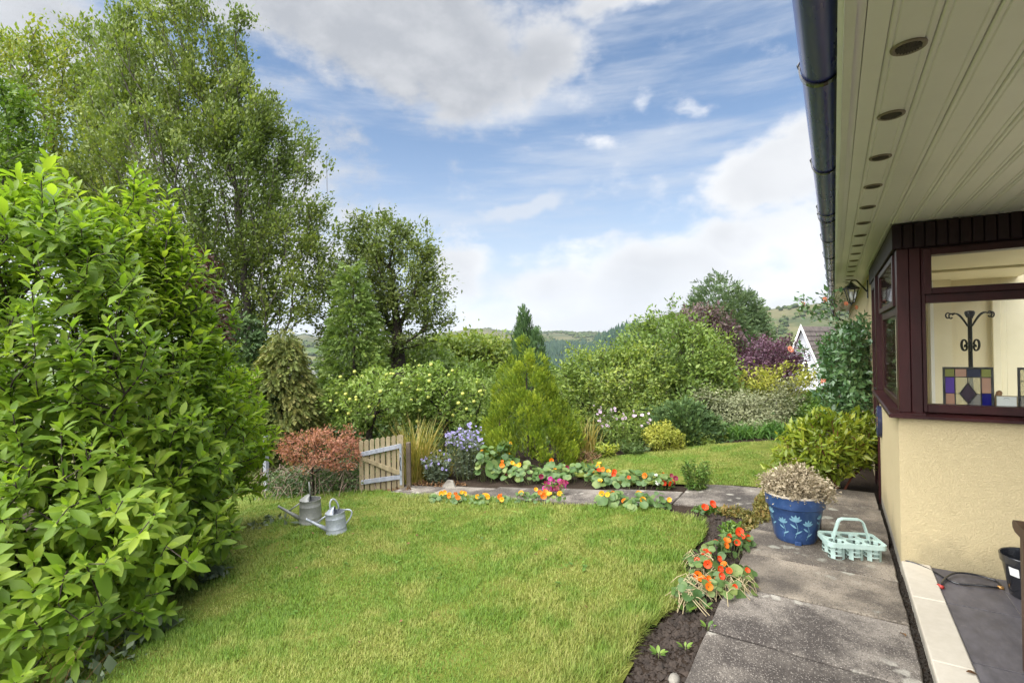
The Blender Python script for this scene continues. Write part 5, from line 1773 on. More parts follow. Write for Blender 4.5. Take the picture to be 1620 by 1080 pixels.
q = q + rng.normal(size=(n, 2)) * .15
zz = garden(q[:, 0], q[:, 1]) + rng.random(n) ** .8 * .40 * (.85 + .15 * np.sin(u * 17))
V, F = scatter(LEAF, np.stack([q[:, 0], q[:, 1], zz], 1) - np.array(bm_.location), rng.normal(size=(n, 3)), rng.normal(size=(n, 3)) * .5 + np.array([*(-FWD), .6]), .035 * np.exp(rng.normal(size=n) * .3))
tag(link('foliage', np_mesh('foliage', V, F, lm_dark, np.repeat(rng.random(n), 2)), bm_), kind='stuff')
# stonecrop in the corner between the two paths and along the bed
def carpet(name, label, blobs, n, s, lm, h=.05, cat='plant', tm=LEAF):
    x0, y0 = np.mean([b[0] for b in blobs]), np.mean([b[1] for b in blobs])
    t = thing(name, label, cat, (x0, y0, float(garden(x0, y0))))
    B = np.array(blobs)[rng.choice(len(blobs), n, p=np.array([b[2] * b[3] for b in blobs]) / sum(b[2] * b[3] for b in blobs))]
    a, q = rng.random(n) * 6.283, np.sqrt(rng.random(n))
    x, y = B[:, 0] + np.cos(a) * q * B[:, 2], B[:, 1] + np.sin(a) * q * B[:, 3]
    z = garden(x, y) + .01 + h * rng.random(n) * (1 - .6 * q ** 2) * (.7 + .5 * np.sin(x * 31) * np.sin(y * 27))
    V, F = scatter(tm, np.stack([x, y, z], 1) - np.array(t.location), rng.normal(size=(n, 3)) + [0, 0, .4], rng.normal(size=(n, 3)) * .4 + [0, 0, 1.], s * np.exp(rng.normal(size=n) * .3))
    tag(link('foliage', np_mesh('foliage', V, F, lm, np.repeat(rng.random(n), len(tm[1]))), t), kind='stuff')
    return t
carpet('stonecrop', 'mat of yellow and bronze stonecrop between the cross path and the main path', [(-.56, 4.92, .08, .26), (-.60, 5.3, .06, .3), (-.62, 4.62, .06, .12), (-.78, 4.88, .16, .09), (-.55, 5.6, .09, .2)], 4200, .026, lm_stone, .09)
carpet('saxifrage', 'low dark green ground cover along the bed edge above the near nasturtiums', [(-.95, 4.9, .18, .07), (-.74, 4.45, .08, .16), (-.70, 4.2, .06, .1)], 900, .03, lm_hedge, .06)
carpet('ground_ivy', 'trailing blue green ground ivy in the grass beside the watering cans', [(*P2(430, 5.9), .22, .10), (*P2(470, 5.6), .2, .09), (*P2(400, 5.7), .16, .1)], 150, .055, lm_grey, .05)
carpet('bramble', 'trailing dull green bramble leaves at the foot of the magnolia, right of the dry grass', [(*P2(150, 2.85), .22, .2), (*P2(215, 3.2), .12, .14), (*P2(320, 4.2), .2, .16)], 190, .075, lm_grey, .16)
carpet('fallen_leaves', 'scatter of brown leaf litter below the asters', [(*P2(690, 7.0), .5, .14), (*P2(620, 6.95), .3, .12)], 420, .035, lm_dead, .03)
# seedlings in the soil of the bed
sl = me_from('leaf', *bigleaf(.15, .05, 1.1), lm_hedge)
for (x, y, n, s, lb) in ((-.74, 2.98, 5, .075, 'young green seedling with broad leaves in the bare soil, left one'), (-.66, 3.06, 5, .07, 'yellow green seedling just below the near nasturtium clump'), (-.60, 2.86, 6, .04, 'tiny weed against the edge of the paving in the bed'),
                          (-.76, 2.50, 7, .045, 'small pale weed at the lowest visible end of the bed'), (-.66, 2.62, 6, .035, 'small weed halfway across the bare soil of the bed')):
    t = thing('seedling', lb, 'plant', (x, y, float(garden(x, y))))
    a = np.arange(n) * 2.4 + random.random()
    X = np.stack([np.cos(a), np.sin(a), np.full(n, .75)], 1)
    p = np.tile([x, y, float(garden(x, y)) + .012], (n, 1)) + X * .01
    parts(t, 'leaf', [sl], p, X, np.tile([0, 0, 1.], (n, 1)) - X * .2, s * rng.uniform(.7, 1.2, n))
    MB().tube([(0, 0, -.01), (.004, 0, .03)], .002, 5).obj('stem', stem_green, t)
# lawn weeds
n = 14
bx, dd = rng.uniform(450, 1000, n), rng.uniform(3.0, 5.2, n)
wl = np.array([P2(a, b) for a, b in zip(bx, dd)])
wl = wl[in_front_lawn(wl[:, 0], wl[:, 1])]
wp_ = np.repeat(wl, 5, 0) + rng.normal(size=(len(wl) * 5, 2)) * .03
V, F = scatter(LEAF, np.stack([wp_[:, 0], wp_[:, 1], garden(wp_[:, 0], wp_[:, 1]) + .045], 1), rng.normal(size=(len(wp_), 3)) * [1, 1, .2], np.tile([0, 0, 1.], (len(wp_), 1)), .038 * np.exp(rng.normal(size=len(wp_)) * .3))
tag(link('lawn_weeds', np_mesh('lawn_weeds', V, F, lm_hedge, np.repeat(rng.random(len(wp_)), 2))), kind='stuff')
# fallen leaf things on lawn
n = 26
bx, dd = rng.uniform(420, 1000, n), rng.uniform(2.6, 5.4, n)
wl = np.array([P2(a, b) for a, b in zip(bx, dd)])
wl = wl[in_front_lawn(wl[:, 0], wl[:, 1])]
V, F = scatter(LEAF, np.stack([wl[:, 0], wl[:, 1], garden(wl[:, 0], wl[:, 1]) + .05], 1), rng.normal(size=(len(wl), 3)) * [1, 1, .3], rng.normal(size=(len(wl), 3)) * .4 + [0, 0, 1.], .035)
tag(link('leaf_litter', np_mesh('leaf_litter', V, F, lm_dead, np.repeat(rng.random(len(wl)), 2))), kind='stuff')

# climbing rose on the house wall
r0 = (.24, 7.7, 0.0)
rE = [(.17, 7.5, 1.25, .22, .62, .45, 1.2), (.12, 7.7, 1.0, .28, .7, .55), (.2, 7.4, .75, .2, .5, .5, .7), (.22, 7.1, 1.62, .11, .5, .26, .5), (.05, 7.9, 1.5, .2, .5, .26, .5)]
arch = np.array([(-.28, 7.75, 1.95), (-.42, 7.7, 2.08), (-.20, 7.8, 1.85), (-.12, 7.75, 2.02), (.0, 7.7, 1.98), (-.1, 7.6, 2.12), (-.38, 7.9, 1.45), (-.2, 7.8, 1.2), (.1, 7.5, 2.15), (-.30, 7.72, 2.0)])
rt_, nodes, tips = plant('climbing_rose', 'climbing rose with dark glossy leaves and salmon flowers on the house wall', 'climber', r0, rE, 300, 24, .062, lm_rose, barkmat('rose_cane', (.07, .06, .03), (.13, .10, .05)), .045, .2, .0035, .03, shell=.7, trunk=[r0, (.25, 7.7, .6), (.22, 7.65, 1.1)], extra=np.repeat(arch, 1, 0), step=.2, bend=.12, sides=5, cname='foliage', pname='canes')
def rose_mesh():
    V, F = [], []
    for ring, (r, z, n, tl) in enumerate(((.10, .16, 3, .9), (.24, .12, 5, .55), (.38, .03, 6, .25), (.5, -.06, 6, .05))):
        for k in range(n):
            a = 2 * math.pi * (k + .37 * ring) / n
            b = len(V)
            for (rr, s, zz) in ((r * .4, 0, z - .18), (r * .85, .22 + ring * .06, z), (r * .85, -.22 - ring * .06, z), (r * 1.08, .13, z + .10 * tl), (r * 1.08, -.13, z + .10 * tl)):
                V.append((rr * math.cos(a) - s * r * 2 * math.sin(a), rr * math.sin(a) + s * r * 2 * math.cos(a), zz))
            F += [(b, b + 1, b + 2), (b + 1, b + 3, b + 4, b + 2)]
    b = len(V)
    V += [(.13 * math.cos(a), .13 * math.sin(a), .02) for a in np.linspace(0, 2 * math.pi, 8)[:-1]] + [(0, 0, .2)]
    F += [(b + k, b + (k + 1) % 7, b + 7) for k in range(7)]
    return me_from('flower', V, F, fm_rose)
rm = [rose_mesh(), rose_mesh()]
rp = np.array([P3(1251, 552, 6.5), P3(1303, 600, 6.3), P3(1307, 474, 6.6), P3(1272, 480, 6.7), P3(1340, 480, 6.8), P3(1299, 604, 6.35), P3(1356, 486, 6.9)])
fc = unit(np.array([*(-FWD), 0]) + rng.normal(size=rp.shape) * .35 + [0, 0, .3])
parts(rt_, 'flower', rm, rp, unit(np.cross(fc, rng.normal(size=rp.shape))), fc, np.array([.078, .066, .07, .045, .05, .05, .05]))
mb = MB()
for q in rp:
    a = Vector(q)
    b_ = Vector((.12, 7.6, min(a.z - .15, 1.7)))
    mb.tube([b_ - rt_.location, (a * .6 + b_ * .4) + Vector((0, 0, .05)) - rt_.location, a - rt_.location], [.004, .003, .002], 5, False)
mb.obj('flower_stems', stem_green, rt_, False)

# ================================================================== GARDEN OBJECTS
m_oak = worn('weathered_wood', (.20, .16, .095), (.34, .28, .175), .8, 7, .2, 0, 40, .4, .006, (3, 3, .4))
m_oakg = worn('silvered_wood', (.22, .23, .27), (.35, .365, .41), .8, 7, .2, 0, 40, .4, .006, (3, 3, .4))
m_galv = worn('galvanised_steel', (.26, .285, .32), (.42, .45, .50), .45, 11, .5, .25, 30, .12, .003)
m_galv2 = worn('dull_galvanised_steel', (.21, .215, .205), (.33, .33, .315), .55, 9, .4, .25, 30, .15, .003)
# picket gate
ga, gb_ = np.array([-5.52, 4.76]), np.array([-5.03, 5.05])
gdir = gb_ - ga
gw = float(np.linalg.norm(gdir)) + .03
gt = thing('picket_gate', 'small weathered wooden picket gate with a diagonal brace at the end of the cross path', 'gate', (ga[0], ga[1], float(garden(*((ga + gb_) / 2)))), math.atan2(gdir[1], gdir[0]))
npk = 8
pw = gw / npk
for k in range(npk):
    x0 = k * pw
    hgt_ = .70 + .075 * (k / (npk - 1))
    w = pw - .017 if k < npk - 1 else pw + .01
    tp = [(x0, .02), (x0 + w, .02), (x0 + w, hgt_ - .018), (x0 + w * .72, hgt_), (x0 + w * .28, hgt_), (x0, hgt_ - .018)]
    MB().prism(tp, 1, .012, .030).obj('picket', m_oak, gt)
def bar(x0, z0, x1, z1, hh, y0, y1):
    return MB().prism([(x0, z0), (x1, z1), (x1, z1 + hh), (x0, z0 + hh)], 1, y0, y1)
bar(.03, .49, gw - .03, .60, .055, -.016, .0115).obj('rail', m_oakg, gt)
bar(.03, .11, gw - .03, .18, .055, -.016, .0115).obj('rail', m_oakg, gt)
MB().prism([(.05, .44), (gw - .07, .237), (gw - .03, .250), (gw - .03, .285), (.05, .488)], 1, -.0155, .0115).obj('brace', m_oak, gt)
MB().box(gw - .035, gw - .004, -.02, -.0165, .22, .66).box(gw - .035, gw - .004, -.02, -.0165, .10, .21).obj('hinge_strap', m_galv, gt)
MB().tube([(gw - .02, -.03, .48), (gw - .025, -.05, .40), (gw - .012, -.04, .30)], .006, 6).obj('latch', m_darkmetal, gt)
gp = thing('gate_post', 'short square gate post at the right of the picket gate, half hidden by grass', 'post', (gb_[0] + .06, gb_[1] + .10, float(garden(*gb_))), math.atan2(gdir[1], gdir[0]))
MB().box(-.03, .03, -.03, .03, -.1, .64, .008).obj('post', barkmat('old_post', (.07, .055, .04), (.15, .12, .09)), gp)
tp = PG(418, 8.1)
gp = thing('grey_post', 'weathered grey wooden post between magnolia and rust shrub', 'post', tp)
MB().box(-.04, .04, -.03, .03, -.1, ZH(418, 686, 8.1) - tp[2], .006).obj('shaft', m_oakg, gp)
MB().box(-.036, .036, -.034, -.0305, .5, .56, .002).obj('metal_band', m_galv, gp)
# triangular stone by the path
st_ = MB()
st_.add([(-.09, -.05, -.03), (.10, -.06, -.03), (.09, .06, -.03), (-.07, .05, -.03), (-.02, -.02, .125), (.05, -.01, .10), (.03, .03, .11), (-.10, -.03, .04), (.11, -.03, .03)],
        [(0, 1, 8, 5, 4, 7), (1, 2, 8), (8, 2, 6, 5), (4, 5, 6), (0, 7, 3), (7, 4, 6, 3), (3, 6, 2), (0, 3, 2, 1)])
so_ = st_.obj('rock', worn('field_stone', (.16, .145, .125), (.28, .26, .22), .9, 12, .2, 0, 40, .6, .01))
so_.location = PG(708, 6.72)
tag(so_, 'pointed grey stone at the edge of the cross path below the asters', 'stone')
pb = MB()
pb.lathe([(.0, -.02), (.022, -.012), (.028, .004), (.020, .022), (.0, .030)], 9)
po = pb.obj('pebble', bpy.data.materials['field_stone'])
po.location = (-.645, 2.36, .0)
po.scale = (1.0, 1.3, .9)
tag(po, 'small grey pebble against the near paving slab in the bed', 'stone')

def watering_can(label, loc, rz, r, h, m, back=True, hoop=True):
    t = thing('watering_can', label, 'watering can', loc, rz, 'watering cans on the lawn')
    # +X is the spout side
    mb = MB().lathe([(0, 0), (r * 1.0, 0), (r * 1.03, .008), (r * 1.0, .014), (r * .985, h * .25), (r * .992, h * .26), (r * .98, h * .275), (r * .955, h * .72), (r * .965, h * .735), (r * .95, h * .75), (r * .93, h - .008), (r * .955, h - .004), (r * .955, h), (r * .90, h), (r * .93, h * .3), (0, h * .3)], 40)
    sm_angle(mb.obj('body', m, t), 40)
    V, F = [], []
    nu, nv = 14, 6                      # half dome over the spout side of the mouth
    for i in range(nv + 1):
        for k in range(nu + 1):
            a = -math.pi / 2 + math.pi * k / nu
            f = i / nv
            V.append((r * .925 * math.cos(a) * (1 - f), r * .925 * math.sin(a) * (1 - f * .0) if i == 0 else r * .925 * math.sin(a) * (1 - .55 * f), h + .0 + .055 * math.sin(f * math.pi / 2) * (math.cos(a) ** .4 if math.cos(a) > 0 else 0)))
    for i in range(nv):
        for k in range(nu):
            q = i * (nu + 1) + k
            F.append((q, q + 1, q + nu + 2, q + nu + 1))
    MB().add(V, F, True).obj('cover', m, t)
    s0, s1 = Vector((r * .80, 0, h * .16)), Vector((r * 2.75, 0, h * .78))
    MB().tube([s0, s0.lerp(s1, .5), s1, s1 + (s1 - s0).normalized() * .012], [.024, .017, .0115, .016], 12).obj('spout', m, t)
    MB().tube([(r * .9, 0, h * .86), (r * 1.86, 0, h * .57)], .008, 8).obj('brace', m, t)
    if hoop:
        pts = []
        for k in range(13):
            a = math.pi * k / 12
            pts.append((r * .02 + .012 * math.sin(a), r * .52 * math.cos(a), h + .045 + .085 * math.sin(a)))
        pts = [(r * .02, r * .55, h + .005)] + pts + [(r * .02, -r * .55, h + .005)]
        pts = [(q[1] * .62 + q[0], q[1] * .62, q[2]) for q in pts]
        MB().tube(pts, .0085, 8).obj('top_handle', m, t)
    else:
        MB().tube([(0, 0, h + .03), (.006, 0, h + .12), (.012, 0, h + .19)], [.010, .009, .006], 8).obj('top_handle', m, t)
    if back:
        pts = []
        for k in range(11):
            u = k / 10
            pts.append((-r * (.92 + .80 * math.sin(math.pi * min(u * 1.15, 1.0)) ** .8 * (1 - .25 * u)), 0, h * (1.05 - .78 * u) + .05 * math.sin(math.pi * u) * (1 - u)))
        MB().tube(pts, .008, 8).obj('back_handle', m, t)
    return t
zc = math.atan2(-RGT[1], -RGT[0])
x, y, z = PG(487, 5.62)
watering_can('dull grey galvanised watering can standing behind the other, nearer the magnolia', (x, y, z + .03), zc + .22, .117, .255, m_galv2, back=False, hoop=False)
x, y, z = PG(528, 5.14)
c2_ = watering_can('bright galvanised watering can with hoop handle, the nearer one on the lawn', (x, y, z + .025), zc + .12, .100, .205, m_galv)
c2_.rotation_euler[1] = R_(4)

# blue painted pot with dried plant
m_blue, gg, o = mat('blue_glaze')
v = gg.n('ShaderNodeNewGeometry').outputs['Position']
f = gg.noise(v, 9, 6, .6)
c = gg.mix(gg.step(f, .3, .7), (.014, .038, .11), (.028, .062, .165))
c = gg.mix(gg.m('MULTIPLY', gg.step(gg.noise(v, 28, 5, .7), .55, .72), .4), c, (.09, .17, .36))
pbsdf(gg, o, c, gg.m('ADD', .24, gg.m('MULTIPLY', f, .2)), .45, 0, gg.noise(v, 12, 3), .08, .006)
m_rim = worn('unglazed_rim', (.36, .31, .24), (.50, .44, .36), .8, 15)
m_motif = worn('turquoise_paint', (.11, .23, .32), (.18, .34, .42), .5, 30)
PR = [(.0, .012), (.134, .012), (.142, .03), (.150, .06), (.187, .262), (.191, .268), (.202, .275), (.2065, .352)]
pot = thing('flower_pot', 'large blue glazed pot painted with pale turquoise flowers, on the paving', 'pot', (-.275, 4.44, .02))
sm_angle(MB().lathe(PR + [(.2065, .356), (.196, .358)], 56).obj('body', m_blue, pot), 40)
sm_angle(MB().lathe([(.2068, .3565), (.208, .364), (.203, .370), (.195, .368), (.188, .34), (.186, .29), (0, .29)], 56).obj('rim', m_rim, pot), 50)
def onpot(a, z, off=.0018):
    r = np.interp(z, [p[1] for p in PR[1:]], [p[0] for p in PR[1:]]) + off
    return (r * math.cos(a), r * math.sin(a), z)
def motif(a0, z0, s):
    """a painted flower: stem, two leaves and a fan of petals lying on the glaze"""
    mb = MB()
    def leafp(a, z, ang, L, w):
        n = 6
        V, F = [], []
        for i in range(n + 1):
            u = i / n
            ww = w * math.sin(math.pi * min(u * .96 + .04, 1)) ** .8
            ca, sa = math.cos(ang), math.sin(ang)
            for sgn in (1, -1):
                dx, dz = L * u * ca - sgn * ww * sa, L * u * sa + sgn * ww * ca
                V.append(onpot(a + dx / .17, z + dz))
        for i in range(n):
            F.append((2 * i, 2 * i + 1, 2 * i + 3, 2 * i + 2))
        mb.add(V, F)
    # stem
    pr_ = None
    for i in range(8):
        u = i / 8
        leafp(a0 + .10 * math.sin(u * 3) * s, z0 + .115 * s * u, math.pi / 2 - .30 * math.cos(u * 3), .022 * s, .0016)
    for ang, L in ((.5, .052), (1.05, .058), (1.57, .06), (2.1, .058), (2.65, .052)):
        leafp(a0 + .03 * s, z0 + .115 * s, ang, L * s * .8, .0075 * s)
    leafp(a0 + .02, z0 + .03 * s, .55, .05 * s, .006 * s)
    leafp(a0 + .06, z0 + .07 * s, 2.5, .045 * s, .006 * s)
    return mb.obj('painted_flower', m_motif, pot, False)
pa = math.atan2(-pot.location.y, -pot.location.x)       # side that faces the lawn and path
for da, z0, s in ((-.52, .055, .95), (-.02, .06, 1.12), (.47, .045, 1.0), (1.05, .10, .9), (-1.1, .10, 1.0), (1.7, .07, 1.0), (2.5, .06, 1.1), (-1.9, .07, 1.0)):
    motif(pa + da, z0, s)
for da in (0, 2.1, 4.2):
    a = pa + da + .12
    MB().box(.092, .150, -.022, .022, .0, .034, .004, M=Matrix.Rotation(a, 4, 'Z')).obj('pot_foot', m_blue, pot)
dE = [(-.275, 4.44, .42, .20, .20, .12, 1.2), (-.36, 4.42, .42, .13, .14, .09), (-.17, 4.42, .43, .14, .14, .08), (-.28, 4.48, .47, .13, .12, .10), (-.13, 4.40, .39, .10, .1, .05, .6)]
plant('dried_plant', 'dried beige flower heads filling the blue pot', 'plant', (-.275, 4.44, .32), dE, 420, 24, .021, lm_dried, barkmat('dry_stalk', (.13, .085, .05), (.24, .17, .10)), .022, .05, .0014, .006, trunk=[(-.275, 4.44, .32), (-.275, 4.44, .36)], bf=.8, step=.1, shell=.75, cname='flower_heads', pname='stalks')

# pale green bottle carrier: two by three cups, arched handle
m_green = worn('pale_green_plastic', (.34, .46, .42), (.42, .54, .49), .4, 4, .45, 0, 30, .03, .002)
bc = thing('bottle_carrier', 'pale green plastic bottle carrier with six cups and arched handle beside the blue pot', 'bottle carrier', (.075, 4.29, .02), math.atan2(RGT[1], RGT[0]) - .22)
P_ = .112
cells = [((i - 1) * P_, (j - .5) * P_) for i in range(3) for j in range(2)]
def plate(z0, z1, rh):
    mb = MB()
    n = 24
    for (cx, cy) in cells:
        for (za, zb) in ((z0, z1),):
            ring_i, ring_o = [], []
            for k in range(n):
                a = 2 * math.pi * k / n
                c_, s_ = math.cos(a), math.sin(a)
                ring_i.append((cx + rh * c_, cy + rh * s_))
                q = (P_ / 2) / max(abs(c_), abs(s_))
                ring_o.append((cx + q * c_, cy + q * s_))
            V = [(*p, za) for p in ring_i] + [(*p, za) for p in ring_o] + [(*p, zb) for p in ring_i] + [(*p, zb) for p in ring_o]
            F = []
            for k in range(n):
                k2 = (k + 1) % n
                F += [(k, n + k, n + k2, k2), (2 * n + k, 2 * n + k2, 3 * n + k2, 3 * n + k), (k, k2, 2 * n + k2, 2 * n + k)]
            mb.add(V, F)
    return mb
pl = plate(.118, .123, .047)
X2, Y2 = 1.5 * P_, P_
def rrect(X, Y, r, n=6):
    o = []
    for (cx, cy, a0) in ((X - r, Y - r, 0), (-X + r, Y - r, 1), (-X + r, -Y + r, 2), (X - r, -Y + r, 3)):
        for k in range(n + 1):
            a = (a0 + k / n) * math.pi / 2
            o.append((cx + r * math.cos(a), cy + r * math.sin(a)))
    return o
oR = rrect(X2 + .012, Y2 + .012, .035)
iR = rrect(X2 + .001, Y2 + .001, .002)
n = len(oR)
for (za, zb) in ((.096, .127),):
    V = [(*p, za) for p in oR] + [(*p, zb) for p in oR] + [(*p, zb) for p in iR] + [(*p, za + .02) for p in iR]
    F = []
    for k in range(n):
        k2 = (k + 1) % n
        F += [(k, k2, n + k2, n + k), (n + k, n + k2, 2 * n + k2, 2 * n + k), (2 * n + k, 2 * n + k2, 3 * n + k2, 3 * n + k)]
    pl.add(V, F, False)
pl.obj('top_tray', m_green, bc)
def ringz(mb, cx, cy, r, z0, z1, th=.004, n=24):
    mb.lathe([(r, z0), (r, z1), (r - th, z1), (r - th, z0), (r, z0)], n, False, M=Matrix.Translation((cx, cy, 0)))
cup_me = None
for (cx, cy) in cells:
    if cup_me is None:
        mb = MB()
        for z0, z1 in ((.0, .010), (.032, .040), (.062, .070)):
            ringz(mb, 0, 0, .050, z0, z1)
        mb.lathe([(.0, .002), (.046, .002), (.046, .006), (.022, .006), (.022, .004), (0, .004)], 20)
        for k in range(4):
            a = math.pi / 4 + k * math.pi / 2
            V, F = [], []
            for q in range(5):
                aa = a + (q / 4 - .5) * .62
                for (r, z) in ((.0505, .0), (.0505, .118), (.0455, .118), (.0455, .0)):
                    V.append((r * math.cos(aa), r * math.sin(aa), z))
            for q in range(4):
                for e in range(4):
                    F.append((4 * q + e, 4 * q + (e + 1) % 4, 4 * q + 4 + (e + 1) % 4, 4 * q + 4 + e))
            mb.add(V, F)
        o0 = mb.obj('cup', m_green, bc)
        cup_me = o0.data
    else:
        o0 = link('cup', cup_me, bc)
    o0.location = (cx, cy, 0)
pts = [(-.115, 0, .10), (-.105, 0, .15), (-.080, 0, .235), (-.070, 0, .252), (-.05, 0, .260), (.05, 0, .260), (.070, 0, .252), (.080, 0, .235), (.105, 0, .15), (.115, 0, .10)]
V, F = [], []
for i, p in enumerate(pts):
    a, b_ = Vector(pts[max(i - 1, 0)]), Vector(pts[min(i + 1, len(pts) - 1)])
    d_ = (b_ - a).normalized()
    nn_ = Vector((-d_.z, 0, d_.x))
    w = .017
    for (sy, sn) in ((w, .0045), (w, -.0045), (-w, -.0045), (-w, .0045)):
        V.append(tuple(Vector(p) + nn_ * sn + Vector((0, sy, 0))))
for i in range(len(pts) - 1):
    for e in range(4):
        F.append((4 * i + e, 4 * i + (e + 1) % 4, 4 * i + 4 + (e + 1) % 4, 4 * i + 4 + e))
F += [(0, 1, 2, 3), (4 * len(pts) - 1, 4 * len(pts) - 2, 4 * len(pts) - 3, 4 * len(pts) - 4)]
MB().add(V, F).obj('handle', m_green, bc)

# black nursery pot on the tiles
bp = thing('nursery_pot', 'black plastic nursery pot with a white sticker on the tiled porch floor', 'pot', (.905, 3.93, .093))
sm_angle(MB().lathe([(0, .0), (.088, .0), (.092, .004), (.122, .185), (.130, .187), (.134, .225), (.131, .228), (.126, .225), (.119, .19), (.09, .012), (0, .012)], 40).obj('body', m_black, bp), 40)
MB().lathe([(0, .10), (.104, .10)], 30).obj('soil', m_crumb, bp)
V, F = [], []
a0 = math.atan2(-3.93, -.94) - .62
for i in range(6):
    a = a0 + (i / 5 - .5) * .42
    for z in (.125, .172):
        r = .092 + .030 * (z - .004) / .181 + .0012
        V.append((r * math.cos(a), r * math.sin(a), z))
F = [(2 * i, 2 * i + 2, 2 * i + 3, 2 * i + 1) for i in range(5)]
MB().add(V, F).obj('sticker', m_white, bp, False)
# black hose with connectors lying on the tiles
hp = lambda a, r_: (lambda q: Vector((q[0], q[1], .0)))(P2(a, r_))
def floorpt(px, py, z=.1):
    d = survey(px, py)
    k = (z - EYE) / d.z
    return Vector((d.x * k, d.y * k, z))
hose = thing('hose', 'thin black hose lying in a loop on the dark tiles below the porch window', 'hose', floorpt(1500, 920, .092))
def hpath(L):
    return [floorpt(a, b_, .1) + Vector((0, 0, dz)) - hose.location for a, b_, dz in L]
def smooth_path(p, n=5):
    o = []
    for i in range(len(p) - 1):
        p0, p1, p2, p3 = p[max(i - 1, 0)], p[i], p[i + 1], p[min(i + 2, len(p) - 1)]
        for k in range(n):
            t_ = k / n
            o.append(.5 * ((2 * p1) + (p2 - p0) * t_ + (2 * p0 - 5 * p1 + 4 * p2 - p3) * t_ ** 2 + (-p0 + 3 * p1 - 3 * p2 + p3) * t_ ** 3))
    return o + [p[-1]]
MB().tube(smooth_path(hpath([(1428, 886, .006), (1452, 893, .004), (1478, 904, 0), (1510, 921, 0), (1545, 926, .004), (1580, 929, 0)])), .0055, 7).obj('tube', m_black, hose)
MB().tube(smooth_path(hpath([(1488, 925, .002), (1498, 914, .008), (1515, 909, .014), (1545, 912, .012), (1575, 920, .006), (1586, 929, 0)])), .0055, 7).obj('tube', m_black, hose)
MB().tube(smooth_path(hpath([(1450, 918, .0), (1470, 924, 0), (1488, 927, 0)])), [.001] + [.004] * 10, 7).obj('nozzle', m_black, hose)
MB().tube(hpath([(1484, 925, .0), (1492, 929, 0)]), .011, 8).obj('connector', worn('red_plastic', (.35, .03, .025), (.45, .05, .04), .4), hose)
MB().tube(hpath([(1578, 928, .0), (1588, 930, 0)]), .010, 8).obj('connector', worn('brass', (.38, .20, .06), (.5, .28, .1), .4, metal=.6), hose)
# dry leaf on the tiles and one in the kerb gap
for (px, py, lb, s, rz) in ((1528, 1062, 'curled brown dead leaf on the dark tiles near the kerb', .045, .3), (1433, 1006, 'pale dead leaf caught in the gap beside the kerb', .05, 1.9), (1396, 842, 'reddish dead leaf beside the bottle carrier at the kerb', .035, .8)):
    v_, f_ = bigleaf(.35, .12, 1.0)
    o = link('fallen_leaf', me_from('fallen_leaf', v_, f_, lm_dead))
    o.location = floorpt(px, py, .108 if px > 1500 else .035)
    o.rotation_euler = (.2, -.1, rz)
    o.scale = (s,) * 3
    tag(o, lb, 'leaf', 'dead leaves on the ground')
# dark wooden bench at the right edge
m_bench = worn('dark_bench_wood', (.045, .022, .014), (.09, .045, .028), .45, 6, .4, 0, 35, .2, .004, (1, 1, .3))
be = thing('garden_bench', 'dark stained wooden bench end at the right edge of the porch', 'bench', (.667, 3.02, .092), 0)
b = MB().box(.0, .055, -.03, .03, .0, .60, .006)
b.obj('leg', m_bench, be)
MB().box(.0, .055, -.78, -.72, .0, .95, .006).obj('leg', m_bench, be)
MB().box(1.25, 1.305, -.03, .03, .0, .60, .006).obj('leg', m_bench, be)
MB().box(1.25, 1.305, -.78, -.72, .0, .95, .006).obj('leg', m_bench, be)
for xx in (-.015, 1.235):
    arm = [(-.72, .60), (.03, .60), (.062, .612), (.068, .628), (.055, .645), (.02, .650), (-.72, .640)]
    MB().prism(arm, 0, xx, xx + .085).obj('armrest', m_bench, be)
for k in range(5):
    MB().box(.057, 1.248, -.70 + k * .14, -.70 + k * .14 + .11, .40, .42, .004).obj('slat', m_bench, be)
for k in range(3):
    MB().box(.057, 1.248, -.77, -.745, .55 + k * .13, .64 + k * .13, .004).obj('slat', m_bench, be)

# ------------------------------------------------------------------ on and behind the porch wall
# oval plate on the side wall
opl = thing('wall_plaque', 'dark blue oval plate painted with an orange flower, on the porch side wall', 'plaque', (.345, 5.60, .80))
mb = MB()
n = 36
prof = [(1.0, 0), (1.0, .030), (.93, .036), (.80, .030), (.0, .028)]
V, F = [], []
for (q, dx) in prof[:-1]:
    for k in range(n):
        a = 2 * math.pi * k / n
        V.append((-dx, .105 * q * math.cos(a), .142 * q * math.sin(a)))
V.append((-.028, 0, 0))
for i in range(3):
    for k in range(n):
        F.append((i * n + k, i * n + (k + 1) % n, (i + 1) * n + (k + 1) % n, (i + 1) * n + k))
for k in range(n):
    F.append((3 * n + k, 3 * n + (k + 1) % n, 4 * n))
sm_angle(mb.add(V, F).obj('plate', worn('navy_glaze', (.018, .022, .05), (.035, .04, .085), .2, 20), opl), 50)
mb = MB()
for k in range(7):
    a = 2 * math.pi * k / 7
    V = [(-.0315, .012 * math.cos(a), .012 * math.sin(a)), (-.0318, .03 * math.cos(a + .35), .035 * math.sin(a + .35)), (-.0322, .045 * math.cos(a), .055 * math.sin(a)), (-.0318, .03 * math.cos(a - .35), .035 * math.sin(a - .35))]
    mb.add(V, [(0, 1, 2, 3)])
mb.obj('painted_flower', fm_yellow, opl, False)
mb = MB()
for k in range(11):
    a = 2 * math.pi * k / 11
    V = [(-.0375, .088 * math.cos(a + d) * (1 + e), .120 * math.sin(a + d) * (1 + e)) for d, e in ((-.11, 0), (0, .045), (.11, 0), (0, -.045))]
    mb.add(V, [(0, 1, 2, 3)])
mb.obj('painted_border', m_white, opl, False)
